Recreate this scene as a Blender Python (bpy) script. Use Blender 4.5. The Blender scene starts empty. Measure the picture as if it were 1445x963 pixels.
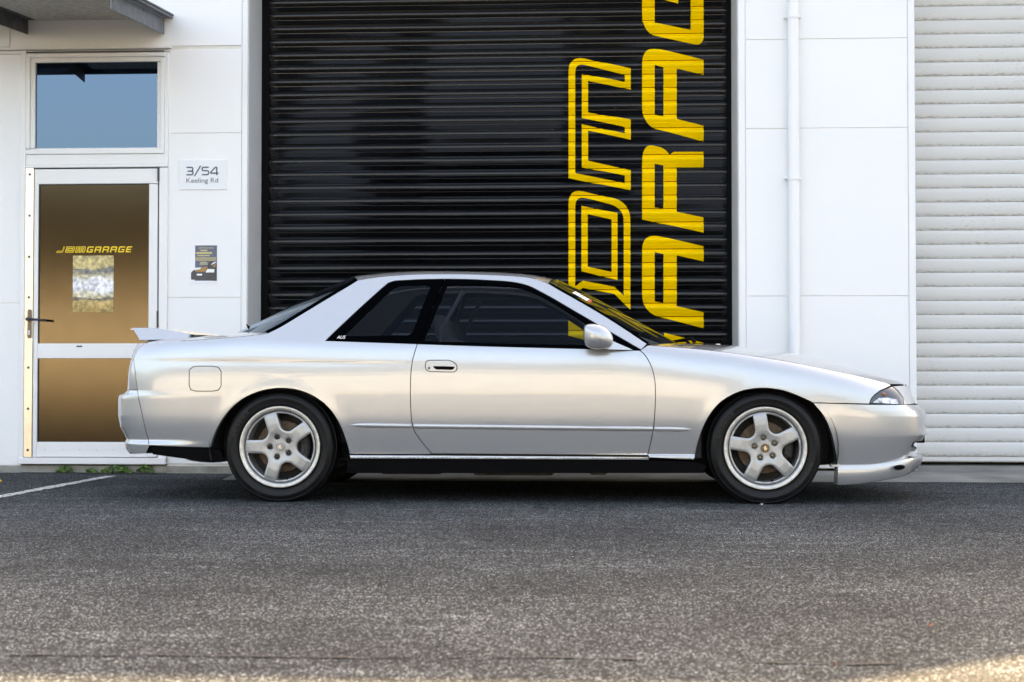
import bpy, bmesh, math, random
import numpy as np
from mathutils import Vector, Matrix
from mathutils.geometry import delaunay_2d_cdt
random.seed(7); rng = np.random.default_rng(7)
R = math.radians
scene = bpy.context.scene

# ------------------------------------------------------------------ camera
CAM_H, FPX = 0.71, 2007.0
YAW, PITCH = R(3.0), math.atan(43.5 / 2007.0)
cd = bpy.data.cameras.new('camera'); cam = bpy.data.objects.new('camera', cd)
scene.collection.objects.link(cam); scene.camera = cam
cam.location = (0, 0, CAM_H); cam.rotation_euler = (R(90) + PITCH, 0, YAW)
cd.sensor_width = 36; cd.lens = 36 * FPX / 1445.0
cd.clip_start = 0.05; cd.clip_end = 2000
cd.dof.use_dof = True; cd.dof.focus_distance = 7.75; cd.dof.aperture_fstop = 4.5

# ------------------------------------------------------------------ sky, sun, exposure
SUN_EL, SUN_AZ = R(38), R(25)
w = bpy.data.worlds.new('World'); scene.world = w; w.use_nodes = True
nt = w.node_tree; sky = nt.nodes.new('ShaderNodeTexSky'); sky.sky_type = 'NISHITA'; sky.sun_disc = False
sky.sun_elevation = SUN_EL; sky.sun_rotation = SUN_AZ; sky.air_density = 1.0; sky.dust_density = 6.0; sky.ozone_density = 6.0
bg = nt.nodes['Background']; nt.links.new(sky.outputs[0], bg.inputs[0]); bg.inputs[1].default_value = 0.12
sl = bpy.data.lights.new('sun', 'SUN'); sl.energy = 2.5; sl.angle = R(0.53); sl.color = (1.0, 0.93, 0.81)
so = bpy.data.objects.new('sun', sl); scene.collection.objects.link(so)
so.rotation_euler = Vector((math.sin(SUN_AZ) * math.cos(SUN_EL), math.cos(SUN_AZ) * math.cos(SUN_EL), math.sin(SUN_EL))).to_track_quat('Z', 'Y').to_euler()
so.location = (6, 25, 20)
vs = scene.view_settings; vs.view_transform = 'Standard'; vs.look = 'None'; vs.gamma = 1; vs.exposure = 3.5
vs.use_curve_mapping = False
vs.use_white_balance = True; vs.white_balance_temperature = 12300; vs.white_balance_tint = 14
scene.render.engine = 'CYCLES'

# ------------------------------------------------------------------ photograph measuring helpers (pixel -> point on a plane of known depth)
fw = np.array([-math.sin(YAW) * math.cos(PITCH), math.cos(YAW) * math.cos(PITCH), math.sin(PITCH)])
rt = np.array([math.cos(YAW), math.sin(YAW), 0.0]); upv = np.cross(rt, fw); CAM = np.array([0, 0, CAM_H])
def ray(px, py): return fw * FPX + rt * (px - 722.5) + upv * (481.5 - py)
def un(px, py, Y): d = ray(px, py); return CAM + d * (Y / d[1])
def gr(px, py, z=0.0): d = ray(px, py); return CAM + d * ((z - CAM_H) / d[2])
def proj(P):
    v = np.asarray(P, float) - CAM; d = v @ fw
    return np.stack([722.5 + FPX * (v @ rt) / d, 481.5 - FPX * (v @ upv) / d], -1)

# ------------------------------------------------------------------ materials
def mat(name, col, rough=0.5, metal=0.0, spec=0.5, coat=0.0, coat_rough=0.03, var=0.0, vscale=5.0, bump=0.0, bscale=200.0, emit=None, rvar=0.0):
    m = bpy.data.materials.new(name); m.use_nodes = True; n = m.node_tree; b = n.nodes['Principled BSDF']
    b.inputs['Base Color'].default_value = (*col, 1); b.inputs['Roughness'].default_value = rough
    b.inputs['Metallic'].default_value = metal; b.inputs['Specular IOR Level'].default_value = spec
    b.inputs['Coat Weight'].default_value = coat; b.inputs['Coat Roughness'].default_value = coat_rough
    tc = n.nodes.new('ShaderNodeTexCoord')
    if var or rvar:
        no = n.nodes.new('ShaderNodeTexNoise'); no.inputs['Scale'].default_value = vscale; no.inputs['Detail'].default_value = 6
        n.links.new(tc.outputs['Object'], no.inputs['Vector'])
        if var:
            rp = n.nodes.new('ShaderNodeMapRange'); rp.inputs[1].default_value = 0.3; rp.inputs[2].default_value = 0.7
            rp.inputs[3].default_value = 1 - var; rp.inputs[4].default_value = 1 + var
            n.links.new(no.outputs['Fac'], rp.inputs[0])
            mx = n.nodes.new('ShaderNodeVectorMath'); mx.operation = 'SCALE'; mx.inputs[0].default_value = col
            n.links.new(rp.outputs[0], mx.inputs['Scale']); n.links.new(mx.outputs[0], b.inputs['Base Color'])
        if rvar:
            r2 = n.nodes.new('ShaderNodeMapRange'); r2.inputs[1].default_value = 0.3; r2.inputs[2].default_value = 0.7
            r2.inputs[3].default_value = max(0.0, rough - rvar); r2.inputs[4].default_value = rough + rvar
            n.links.new(no.outputs['Fac'], r2.inputs[0]); n.links.new(r2.outputs[0], b.inputs['Roughness'])
    if bump:
        n2 = n.nodes.new('ShaderNodeTexNoise'); n2.inputs['Scale'].default_value = bscale; n2.inputs['Detail'].default_value = 3
        n.links.new(tc.outputs['Object'], n2.inputs['Vector'])
        bp = n.nodes.new('ShaderNodeBump'); bp.inputs['Strength'].default_value = bump; bp.inputs['Distance'].default_value = 0.002
        n.links.new(n2.outputs['Fac'], bp.inputs['Height']); n.links.new(bp.outputs[0], b.inputs['Normal'])
    return m
def glass(name, tint, rough=0.0, ior=1.5):
    m = bpy.data.materials.new(name); m.use_nodes = True; n = m.node_tree; n.nodes.clear()
    o = n.nodes.new('ShaderNodeOutputMaterial'); mx = n.nodes.new('ShaderNodeMixShader'); fr = n.nodes.new('ShaderNodeFresnel')
    fr.inputs[0].default_value = ior; t = n.nodes.new('ShaderNodeBsdfTransparent'); t.inputs[0].default_value = (*tint, 1)
    g = n.nodes.new('ShaderNodeBsdfGlossy'); g.inputs['Roughness'].default_value = rough; g.inputs['Color'].default_value = (0.72, 0.86, 1.0, 1)
    n.links.new(fr.outputs[0], mx.inputs[0]); n.links.new(t.outputs[0], mx.inputs[1]); n.links.new(g.outputs[0], mx.inputs[2]); n.links.new(mx.outputs[0], o.inputs[0])
    return m
M = {}
M['paint'] = mat('silver_paint', (0.44, 0.45, 0.46), 0.27, 0.58, 0.5, coat=1.0, coat_rough=0.02, bump=0.03, bscale=1800)
M['trim'] = mat('gloss_black_trim', (0.001, 0.0014, 0.002), 0.25, spec=0.0)
M['plastic'] = mat('black_plastic', (0.003, 0.003, 0.0035), 0.6, spec=0.06, var=0.2, bump=0.1, bscale=900)
M['rubber'] = mat('tyre_rubber', (0.006, 0.006, 0.0065), 0.45, spec=0.22, var=0.35, vscale=14, bump=0.15, bscale=500, rvar=0.12)
M['under'] = mat('underbody_dirt', (0.02, 0.018, 0.016), 0.8, var=0.5, vscale=9)
M['steel_pipe'] = mat('dirty_steel', (0.13, 0.11, 0.09), 0.55, 0.6, var=0.4, vscale=12)
M['tyl'] = mat('tyre_letter', (.022, .022, .024), .4)
M['alloy'] = mat('cast_alloy', (0.38, 0.38, 0.375), 0.42, 0.6, coat=0.25, coat_rough=0.12, var=0.07, vscale=40)
M['lip'] = mat('machined_rim_lip', (0.56, 0.54, 0.50), 0.42, 0.6, var=0.14, vscale=55)
M['disc'] = mat('rusty_brake_disc', (0.10, 0.065, 0.042), 0.6, 0.5, var=0.4, vscale=40)
M['nut'] = mat('bronze_nut', (0.22, 0.17, 0.11), 0.35, 0.9)
M['dark_nut'] = mat('dark_nut', (0.06, 0.045, 0.035), 0.4, 0.8)
M['emblem'] = mat('gold_emblem', (0.55, 0.50, 0.42), 0.25, 0.9)
M['caliper'] = mat('grimy_caliper', (0.035, 0.032, 0.03), 0.6, 0.3, var=0.4, vscale=30)
M['cloth'] = mat('seat_cloth', (0.035, 0.036, 0.04), 0.9, var=0.2, vscale=60)
M['dash'] = mat('dashboard_vinyl', (0.02, 0.02, 0.022), 0.6)
M['glass'] = glass('tinted_glass', (0.66, 0.72, 0.78), 0.0, 1.2)
M['screen'] = glass('windscreen_glass', (0.78, 0.82, 0.82), 0.0, 1.52)
M['lens'] = mat('headlamp_lens', (0.60, 0.62, 0.64), 0.12, 0.35, coat=1.0, var=0.05, vscale=30)
M['lens_dark'] = mat('smoked_lens', (0.015, 0.02, 0.028), 0.1, 0.3, coat=1.0, var=0.5, vscale=40)
M['lens_in'] = mat('faceted_reflector', (0.42, 0.42, 0.45), 0.15, 0.6, coat=1.0, var=0.85, vscale=45)
M['amber'] = mat('amber_bulb', (0.34, 0.09, 0.035), 0.3)
M['tail_clear'] = mat('pale_tail_lens', (0.40, 0.43, 0.47), 0.12, 0.5, coat=1.0)
M['tail_red'] = mat('red_lens', (0.35, 0.01, 0.01), 0.1, coat=1.0)
M['mirrorglass'] = mat('mirror_glass', (0.8, 0.8, 0.8), 0.01, 1.0)
M['white_print'] = mat('white_print', (0.8, 0.8, 0.8), 0.5)
M['red_print'] = mat('red_print', (0.6, 0.05, 0.04), 0.5)
# building
M['wall'] = mat('white_wall_paint', (0.78, 0.785, 0.785), 0.55, var=0.012, vscale=1.2, bump=0.05, bscale=90)
M['joint'] = mat('joint_sealant', (0.70, 0.68, 0.63), 0.8, var=0.1, vscale=8)
M['alu'] = mat('white_powder_coat', (0.74, 0.745, 0.75), 0.32, var=0.02, vscale=3)
M['jamb'] = mat('jamb_shade_grey', (0.55, 0.57, 0.58), 0.5, var=0.03, vscale=3)  # reveal shade put into the jamb colour; also serves screws and gutter
M['film'] = mat('bronze_film_glass', (0.092, 0.070, 0.045), 0.12, 1.0, var=0.05, vscale=9, bump=0.03, bscale=260)
M['skyglass'] = mat('reflective_window_glass', (0.065, 0.105, 0.15), 0.008, 1.0)
M['brass'] = mat('brushed_metal_strip', (0.80, 0.72, 0.60), 0.33, 1.0, var=0.06, vscale=20)
M['screw'] = mat('screw_head', (0.10, 0.10, 0.11), 0.4, 0.7)
M['black'] = mat('black_metal', (0.012, 0.013, 0.02), 0.35)
M['gasket'] = mat('dark_gasket', (0.02, 0.022, 0.03), 0.6)
M['galv'] = mat('galvanised_steel', (0.17, 0.185, 0.20), 0.5, 0.55, var=0.25, vscale=14)
M['galv_dark'] = mat('dark_galvanised_steel', (0.10, 0.105, 0.11), 0.6, 0.4, var=0.3, vscale=10)  # darker tone of the same steel, on the deck and left bracket
M['mesh'] = mat('soffit_mesh_steel', (0.58, 0.55, 0.50), 0.6, 0.0, var=0.25, vscale=30)
M['slat_black'] = mat('black_slat_paint', (0.002, 0.0022, 0.0028), 0.10, spec=0.42)
M['yellow'] = mat('yellow_lettering', (0.93, 0.54, 0.002), 0.5, spec=0.25, var=0.02, vscale=3)
M['gold_print'] = mat('yellow_vinyl', (0.85, 0.55, 0.02), 0.45)
M['ink'] = mat('slate_ink', (0.07, 0.10, 0.14), 0.5)
M['sign'] = mat('sign_plate', (0.72, 0.745, 0.765), 0.35)
M['paper'] = mat('paper', (0.78, 0.79, 0.82), 0.6)
M['conc'] = mat('plinth_concrete', (0.30, 0.285, 0.25), 0.9, var=0.3, vscale=9, bump=0.5, bscale=120)
M['weed'] = mat('weed_leaf', (0.07, 0.16, 0.03), 0.6, var=0.3, vscale=40)
M['leaf'] = mat('dry_leaf', (0.32, 0.10, 0.05), 0.7, var=0.3, vscale=60)
M['cream'] = mat('cream_wall', (0.34, 0.385, 0.43), 0.8, var=0.08, vscale=0.6)
M['roofing'] = mat('grey_roofing', (0.25, 0.25, 0.25), 0.6)
M['winglass'] = mat('dark_window', (0.03, 0.035, 0.04), 0.05)
M['hedge'] = mat('hedge_green', (0.026, 0.028, 0.022), 0.8, var=0.4, vscale=3)

def slat_white():
    m = mat('white_slat_paint', (0.66, 0.655, 0.63), 0.5); n = m.node_tree; b = n.nodes['Principled BSDF']; L = n.links
    tc = n.nodes.new('ShaderNodeTexCoord'); geo = n.nodes.new('ShaderNodeNewGeometry'); sp = n.nodes.new('ShaderNodeSeparateXYZ'); L.new(tc.outputs['Object'], sp.inputs[0])
    mp = n.nodes.new('ShaderNodeMapping'); mp.inputs['Scale'].default_value = (1, 1, 3); L.new(geo.outputs['Position'], mp.inputs[0])
    no = n.nodes.new('ShaderNodeTexNoise'); no.inputs['Scale'].default_value = 28; no.inputs['Detail'].default_value = 7; no.inputs['Roughness'].default_value = 0.7; L.new(mp.outputs[0], no.inputs['Vector'])
    n2 = n.nodes.new('ShaderNodeTexNoise'); n2.inputs['Scale'].default_value = 2.2; n2.inputs['Detail'].default_value = 4; L.new(geo.outputs['Position'], n2.inputs['Vector'])
    # grime caught on the ledge above each joint
    bd = n.nodes.new('ShaderNodeMapRange'); bd.interpolation_type = 'SMOOTHSTEP'; bd.inputs[1].default_value = -0.076; bd.inputs[2].default_value = -0.092; bd.inputs[3].default_value = 0.0; bd.inputs[4].default_value = 0.17; L.new(sp.outputs[2], bd.inputs[0])
    ad = n.nodes.new('ShaderNodeMath'); ad.operation = 'SUBTRACT'; L.new(no.outputs['Fac'], ad.inputs[0]); L.new(bd.outputs[0], ad.inputs[1])
    a2 = n.nodes.new('ShaderNodeMath'); a2.operation = 'MULTIPLY_ADD'; L.new(n2.outputs['Fac'], a2.inputs[0]); a2.inputs[1].default_value = 0.3; L.new(ad.outputs[0], a2.inputs[2])
    cr = n.nodes.new('ShaderNodeValToRGB'); e = cr.color_ramp.elements
    e[0].position = 0.36; e[0].color = (0.36, 0.33, 0.27, 1); e[1].position = 0.56; e[1].color = (0.58, 0.58, 0.57, 1)
    L.new(a2.outputs[0], cr.inputs[0]); L.new(cr.outputs[0], b.inputs['Base Color'])
    return m
M['slat_white'] = slat_white()

def asphalt():
    m = bpy.data.materials.new('asphalt'); m.use_nodes = True; n = m.node_tree; b = n.nodes['Principled BSDF']; L = n.links
    geo = n.nodes.new('ShaderNodeNewGeometry')
    v = n.nodes.new('ShaderNodeTexVoronoi'); v.inputs['Scale'].default_value = 190; L.new(geo.outputs['Position'], v.inputs['Vector'])
    bw = n.nodes.new('ShaderNodeSeparateColor'); L.new(v.outputs['Color'], bw.inputs[0])
    cr = n.nodes.new('ShaderNodeValToRGB'); e = cr.color_ramp.elements
    e[0].position = 0.0; e[0].color = (0.015, 0.018, 0.021, 1); e[1].position = 1.0; e[1].color = (0.37, 0.39, 0.395, 1)
    x = e.new(0.45); x.color = (0.028, 0.033, 0.037, 1); x = e.new(0.78); x.color = (0.079, 0.089, 0.096, 1)
    L.new(bw.outputs[0], cr.inputs[0])
    dark = n.nodes.new('ShaderNodeMapRange'); dark.inputs[1].default_value = 0.25; dark.inputs[2].default_value = 0.62; dark.inputs[3].default_value = 1.0; dark.inputs[4].default_value = 0.3
    L.new(v.outputs['Distance'], dark.inputs[0])
    n1 = n.nodes.new('ShaderNodeTexNoise'); n1.inputs['Scale'].default_value = 0.9; n1.inputs['Detail'].default_value = 7; n1.inputs['Roughness'].default_value = 0.62; L.new(geo.outputs['Position'], n1.inputs['Vector'])
    p1 = n.nodes.new('ShaderNodeMapRange'); p1.inputs[1].default_value = 0.3; p1.inputs[2].default_value = 0.7; p1.inputs[3].default_value = 0.62; p1.inputs[4].default_value = 1.42; L.new(n1.outputs['Fac'], p1.inputs[0])
    n3 = n.nodes.new('ShaderNodeTexNoise'); n3.inputs['Scale'].default_value = 14; n3.inputs['Detail'].default_value = 4; L.new(geo.outputs['Position'], n3.inputs['Vector'])
    p3 = n.nodes.new('ShaderNodeMapRange'); p3.inputs[1].default_value = 0.3; p3.inputs[2].default_value = 0.7; p3.inputs[3].default_value = 0.75; p3.inputs[4].default_value = 1.25; L.new(n3.outputs['Fac'], p3.inputs[0])
    m1 = n.nodes.new('ShaderNodeMath'); m1.operation = 'MULTIPLY'; L.new(dark.outputs[0], m1.inputs[0]); L.new(p1.outputs[0], m1.inputs[1])
    m2 = n.nodes.new('ShaderNodeMath'); m2.operation = 'MULTIPLY'; L.new(m1.outputs[0], m2.inputs[0]); L.new(p3.outputs[0], m2.inputs[1])
    # drag marks across the yard and dark drip stains
    mp = n.nodes.new('ShaderNodeMapping'); mp.inputs['Scale'].default_value = (0.8, 7.0, 1); mp.inputs['Rotation'].default_value = (0, 0, 0.06); L.new(geo.outputs['Position'], mp.inputs[0])
    n4 = n.nodes.new('ShaderNodeTexNoise'); n4.inputs['Scale'].default_value = 1.3; n4.inputs['Detail'].default_value = 6; L.new(mp.outputs[0], n4.inputs['Vector'])
    p4 = n.nodes.new('ShaderNodeMapRange'); p4.inputs[1].default_value = 0.55; p4.inputs[2].default_value = 0.75; p4.inputs[3].default_value = 1.0; p4.inputs[4].default_value = 1.7; L.new(n4.outputs['Fac'], p4.inputs[0])
    n5 = n.nodes.new('ShaderNodeTexNoise'); n5.inputs['Scale'].default_value = 3.1; n5.inputs['Detail'].default_value = 3; L.new(geo.outputs['Position'], n5.inputs['Vector'])
    p5 = n.nodes.new('ShaderNodeMapRange'); p5.inputs[1].default_value = 0.66; p5.inputs[2].default_value = 0.74; p5.inputs[3].default_value = 1.0; p5.inputs[4].default_value = 0.6; L.new(n5.outputs['Fac'], p5.inputs[0])
    m3 = n.nodes.new('ShaderNodeMath'); m3.operation = 'MULTIPLY'; L.new(m2.outputs[0], m3.inputs[0]); L.new(p4.outputs[0], m3.inputs[1])
    m2 = n.nodes.new('ShaderNodeMath'); m2.operation = 'MULTIPLY'; L.new(m3.outputs[0], m2.inputs[0]); L.new(p5.outputs[0], m2.inputs[1])
    sc = n.nodes.new('ShaderNodeVectorMath'); sc.operation = 'SCALE'; L.new(cr.outputs[0], sc.inputs[0]); L.new(m2.outputs[0], sc.inputs['Scale'])
    L.new(sc.outputs[0], b.inputs['Base Color']); b.inputs['Roughness'].default_value = 0.9; b.inputs['Specular IOR Level'].default_value = 0.12
    bp = n.nodes.new('ShaderNodeBump'); bp.inputs['Strength'].default_value = 0.7; bp.inputs['Distance'].default_value = 0.004; bp.invert = True
    L.new(v.outputs['Distance'], bp.inputs['Height']); L.new(bp.outputs[0], b.inputs['Normal'])
    return m
M['asphalt'] = asphalt()
M['apron'] = mat('apron_concrete', (0.17, 0.165, 0.15), 0.85, var=0.3, vscale=3.5, bump=0.4, bscale=250)
def line_paint():
    m = mat('worn_line_paint', (0.62, 0.62, 0.60), 0.7); n = m.node_tree; b = n.nodes['Principled BSDF']
    geo = n.nodes.new('ShaderNodeNewGeometry'); no = n.nodes.new('ShaderNodeTexNoise'); no.inputs['Scale'].default_value = 55; no.inputs['Detail'].default_value = 5
    n.links.new(geo.outputs['Position'], no.inputs['Vector'])
    cr = n.nodes.new('ShaderNodeValToRGB'); e = cr.color_ramp.elements; e[0].position = 0.40; e[0].color = (0.10, 0.10, 0.10, 1); e[1].position = 0.55; e[1].color = (0.60, 0.60, 0.58, 1)
    n.links.new(no.outputs['Fac'], cr.inputs[0]); n.links.new(cr.outputs[0], b.inputs['Base Color']); return m
M['line'] = line_paint()
M['tar'] = mat('crack_dirt', (0.018, 0.018, 0.018), 0.9, var=0.4, vscale=30)

def poster_mat():
    m = mat('faded_poster_print', (0.7, 0.6, 0.4), 0.55); n = m.node_tree; b = n.nodes['Principled BSDF']; L = n.links
    tc = n.nodes.new('ShaderNodeTexCoord'); mp = n.nodes.new('ShaderNodeMapping'); mp.inputs['Scale'].default_value = (5, 5, 16); L.new(tc.outputs['Object'], mp.inputs[0])
    no = n.nodes.new('ShaderNodeTexNoise'); no.inputs['Scale'].default_value = 1.6; no.inputs['Detail'].default_value = 9; no.inputs['Roughness'].default_value = 0.7; L.new(mp.outputs[0], no.inputs['Vector'])
    sp = n.nodes.new('ShaderNodeSeparateXYZ'); L.new(tc.outputs['Generated'], sp.inputs[0])
    ad = n.nodes.new('ShaderNodeMath'); ad.operation = 'MULTIPLY_ADD'; L.new(no.outputs['Fac'], ad.inputs[0]); ad.inputs[1].default_value = 0.42; L.new(sp.outputs[2], ad.inputs[2])
    cr = n.nodes.new('ShaderNodeValToRGB'); e = cr.color_ramp.elements
    stops = [(0.22, (0.42, 0.27, 0.09)), (0.38, (0.62, 0.42, 0.16)), (0.46, (0.10, 0.11, 0.12)), (0.50, (0.66, 0.55, 0.32)), (0.60, (0.78, 0.78, 0.82)), (0.76, (0.85, 0.85, 0.88)), (0.86, (0.60, 0.52, 0.33)), (0.96, (0.16, 0.17, 0.18)), (1.0, (0.62, 0.48, 0.22))]
    e[0].position, e[0].color = stops[0][0], (*stops[0][1], 1); e[1].position, e[1].color = stops[-1][0], (*stops[-1][1], 1)
    for p, c in stops[1:-1]: x = e.new(p); x.color = (*c, 1)
    L.new(ad.outputs[0], cr.inputs[0])
    n2 = n.nodes.new('ShaderNodeTexNoise'); n2.inputs['Scale'].default_value = 42; n2.inputs['Detail'].default_value = 4; L.new(tc.outputs['Object'], n2.inputs['Vector'])
    r2 = n.nodes.new('ShaderNodeMapRange'); r2.inputs[1].default_value = 0.35; r2.inputs[2].default_value = 0.65; r2.inputs[3].default_value = 0.55; r2.inputs[4].default_value = 1.25; L.new(n2.outputs['Fac'], r2.inputs[0])
    sc = n.nodes.new('ShaderNodeVectorMath'); sc.operation = 'SCALE'; L.new(cr.outputs[0], sc.inputs[0]); L.new(r2.outputs[0], sc.inputs['Scale'])
    L.new(sc.outputs[0], b.inputs['Base Color']); return m
M['poster'] = poster_mat()

# ------------------------------------------------------------------ mesh helpers
C = scene.collection
def link(name, me, m, parent=None, smooth=None, world=False):
    o = bpy.data.objects.new(name, me); C.objects.link(o)
    if m is not None and not me.materials: me.materials.append(M[m] if isinstance(m, str) else m)
    if parent is not None:
        o.parent = parent
        if world:
            L = Vector(parent.location) if parent.type == 'EMPTY' else Vector((0, 0, 0))
            o.matrix_parent_inverse = Matrix.Translation(-L)
    if smooth is not None:
        me.polygons.foreach_set('use_smooth', [True] * len(me.polygons)); me.set_sharp_from_angle(angle=R(smooth))
    return o
def pyd(name, v, f, m, parent=None, smooth=None, world=False):
    me = bpy.data.meshes.new(name); me.from_pydata([tuple(map(float, p)) for p in v], [], [tuple(int(i) for i in q) for q in f]); me.update()
    return link(name, me, m, parent, smooth, world)
def tag(o, label=None, cat=None, group=None, kind=None):
    if label: o['label'] = label
    if cat: o['category'] = cat
    if group: o['group'] = group
    if kind: o['kind'] = kind
    return o
def empty(name, loc, label=None, cat=None, group=None):
    o = bpy.data.objects.new(name, None); o.location = loc; o.empty_display_size = 0.2; C.objects.link(o); return tag(o, label, cat, group)
def bm_obj(name, bm, m, parent=None, smooth=None, world=False):
    bmesh.ops.recalc_face_normals(bm, faces=bm.faces[:])
    me = bpy.data.meshes.new(name); bm.to_mesh(me); bm.free(); return link(name, me, m, parent, smooth, world)
def add_box(bm, a, b, bev=0.0, seg=1):
    r = bmesh.ops.create_cube(bm, size=1.0); vv = r['verts']
    for v in vv: v.co = Vector([(a[i] + b[i]) / 2 + v.co[i] * (b[i] - a[i]) for i in range(3)])
    if bev:
        es = list({e for v in vv for e in v.link_edges}); bmesh.ops.bevel(bm, geom=es, offset=bev, segments=seg, affect='EDGES', profile=0.5)
def box(name, a, b, m, parent=None, bev=0.0, seg=1, world=False):
    bm = bmesh.new(); add_box(bm, a, b, bev, seg); return bm_obj(name, bm, m, parent, 35 if bev else None, world)
def tube_bm(bm, pts, r, n=10, cap=True):
    pts = [Vector(p) for p in pts]; rr = r if isinstance(r, (list, tuple)) else [r] * len(pts); rings = []
    for i, p in enumerate(pts):
        t = (pts[min(i + 1, len(pts) - 1)] - pts[max(i - 1, 0)]).normalized()
        a = t.orthogonal().normalized() if i == 0 else (rings_a - t * rings_a.dot(t)).normalized()
        rings_a = a; b = t.cross(a)
        rings.append([bm.verts.new(p + (a * math.cos(k * 2 * math.pi / n) + b * math.sin(k * 2 * math.pi / n)) * rr[i]) for k in range(n)])
    for i in range(len(rings) - 1):
        for k in range(n): bm.faces.new((rings[i][k], rings[i][(k + 1) % n], rings[i + 1][(k + 1) % n], rings[i + 1][k]))
    if cap: bm.faces.new(rings[0][::-1]); bm.faces.new(rings[-1])
def tube(name, pts, r, m, parent=None, n=10, world=False):
    bm = bmesh.new(); tube_bm(bm, pts, r, n); return bm_obj(name, bm, m, parent, 50, world)
def lathe_bm(bm, prof, n, c=(0, 0, 0), closed=False):
    # profile of (radius, y) turned about the y axis through c
    rings = []
    for r, y in prof:
        rings.append([bm.verts.new((c[0] + r * math.cos(2 * math.pi * k / n), c[1] + y, c[2] + r * math.sin(2 * math.pi * k / n))) for k in range(n)])
    m_ = len(rings)
    for i in range(m_ - (0 if closed else 1)):
        A, B = rings[i], rings[(i + 1) % m_]
        for k in range(n): bm.faces.new((A[k], A[(k + 1) % n], B[(k + 1) % n], B[k]))
    return rings
def resample(poly, step, closed=True):
    P = [np.array(p, float) for p in poly]; out = []
    n = len(P) if closed else len(P) - 1
    for i in range(n):
        a, b = P[i], P[(i + 1) % len(P)]; k = max(1, int(math.ceil(np.linalg.norm(b - a) / step)))
        for j in range(k): out.append(a + (b - a) * j / k)
    if not closed: out.append(P[-1])
    return np.array(out)
def area(P): x, y = P[:, 0], P[:, 1]; return 0.5 * float(np.sum(x * np.roll(y, -1) - np.roll(x, -1) * y))
def inset(P, g):
    P = np.array(P); s = 1 if area(P) > 0 else -1
    d = np.roll(P, -1, 0) - P; d /= (np.linalg.norm(d, axis=1, keepdims=True) + 1e-12); nn = np.stack([-d[:, 1], d[:, 0]], 1) * s
    q = nn + np.roll(nn, 1, 0); q /= (np.linalg.norm(q, axis=1, keepdims=True) + 1e-12)
    c = np.clip((q * nn).sum(1, keepdims=True), 0.5, 1); return P + q * g / c
def inside(pts, poly):
    x, y = pts[:, 0][:, None], pts[:, 1][:, None]; a = poly; b = np.roll(poly, -1, 0)
    c = ((a[:, 1] > y) != (b[:, 1] > y)) & (x < (b[:, 0] - a[:, 0]) * (y - a[:, 1]) / (b[:, 1] - a[:, 1] + 1e-15) + a[:, 0])
    return (c.sum(1) % 2) == 1
def dist_poly(pts, poly):
    a = poly; b = np.roll(poly, -1, 0); d = np.full(len(pts), 1e9)
    for i in range(len(a)):
        ab = b[i] - a[i]; t = np.clip(((pts - a[i]) @ ab) / (ab @ ab + 1e-15), 0, 1); d = np.minimum(d, np.linalg.norm(pts - a[i] - t[:, None] * ab, axis=1))
    return d
def smooth_poly(P, idx, n=6):
    return P
def tri_region(loops, gx=None, gz=None):
    # loops[0] outer, others holes, already resampled.  Returns 2D points, triangles, loops as index lists
    pts = []; edges = []; lid = []
    for Lp in loops:
        s = len(pts); pts += [tuple(p) for p in Lp]; k = len(Lp); edges += [(s + i, s + (i + 1) % k) for i in range(k)]; lid.append(list(range(s, s + k)))
    if gx:
        o = np.array(loops[0]); lo, hi = o.min(0), o.max(0)
        X, Z = np.meshgrid(np.arange(lo[0], hi[0], gx), np.arange(math.floor(lo[1] / gz) * gz, hi[1], gz)); g = np.stack([X.ravel(), Z.ravel()], 1)
        g = g[inside(g, o)]
        for h in loops[1:]: g = g[~inside(g, np.array(h))]
        if len(g):
            d = np.min([dist_poly(g, np.array(Lp)) for Lp in loops], axis=0); g = g[d > 0.45 * min(gx, gz)]
        pts += [tuple(p) for p in g]
    r = delaunay_2d_cdt([Vector(p) for p in pts], edges, [], 0, 1e-7)
    V = np.array([tuple(v) for v in r[0]]); T = np.array([t for t in r[2] if len(t) == 3])
    cen = V[T].mean(1); ok = inside(cen, np.array(loops[0]))
    for h in loops[1:]: ok &= ~inside(cen, np.array(h))
    T = T[ok]; a = V[T]; cr = (a[:, 1, 0] - a[:, 0, 0]) * (a[:, 2, 1] - a[:, 0, 1]) - (a[:, 1, 1] - a[:, 0, 1]) * (a[:, 2, 0] - a[:, 0, 0])
    T[cr < 0] = T[cr < 0][:, ::-1]
    old2new = {}
    for i, src in enumerate(r[3]):
        for s_ in src: old2new[s_] = i
    loopsN = [[old2new[i] for i in l] for l in lid]
    return V, T, loopsN
def flat_print(name, loops, fmap, m, parent, thick=None, world=True, gx=None, gz=None):
    V, T, L = tri_region([resample(l, 0.5) if gx is None else resample(l, min(gx, gz)) for l in loops], gx, gz)
    P = [fmap(p) for p in V]; F = [tuple(t) for t in T]
    return pyd(name, P, F, m, parent, None, world)
def arc(cx, cz, r, a0, a1, n=8): return [(cx + r * math.cos(R(a0 + (a1 - a0) * i / n)), cz + r * math.sin(R(a0 + (a1 - a0) * i / n))) for i in range(n + 1)]
def rrect(x0, x1, z0, z1, r, n=5):
    return arc(x1 - r, z0 + r, r, -90, 0, n) + arc(x1 - r, z1 - r, r, 0, 90, n) + arc(x0 + r, z1 - r, r, 90, 180, n) + arc(x0 + r, z0 + r, r, 180, 270, n)
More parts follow.
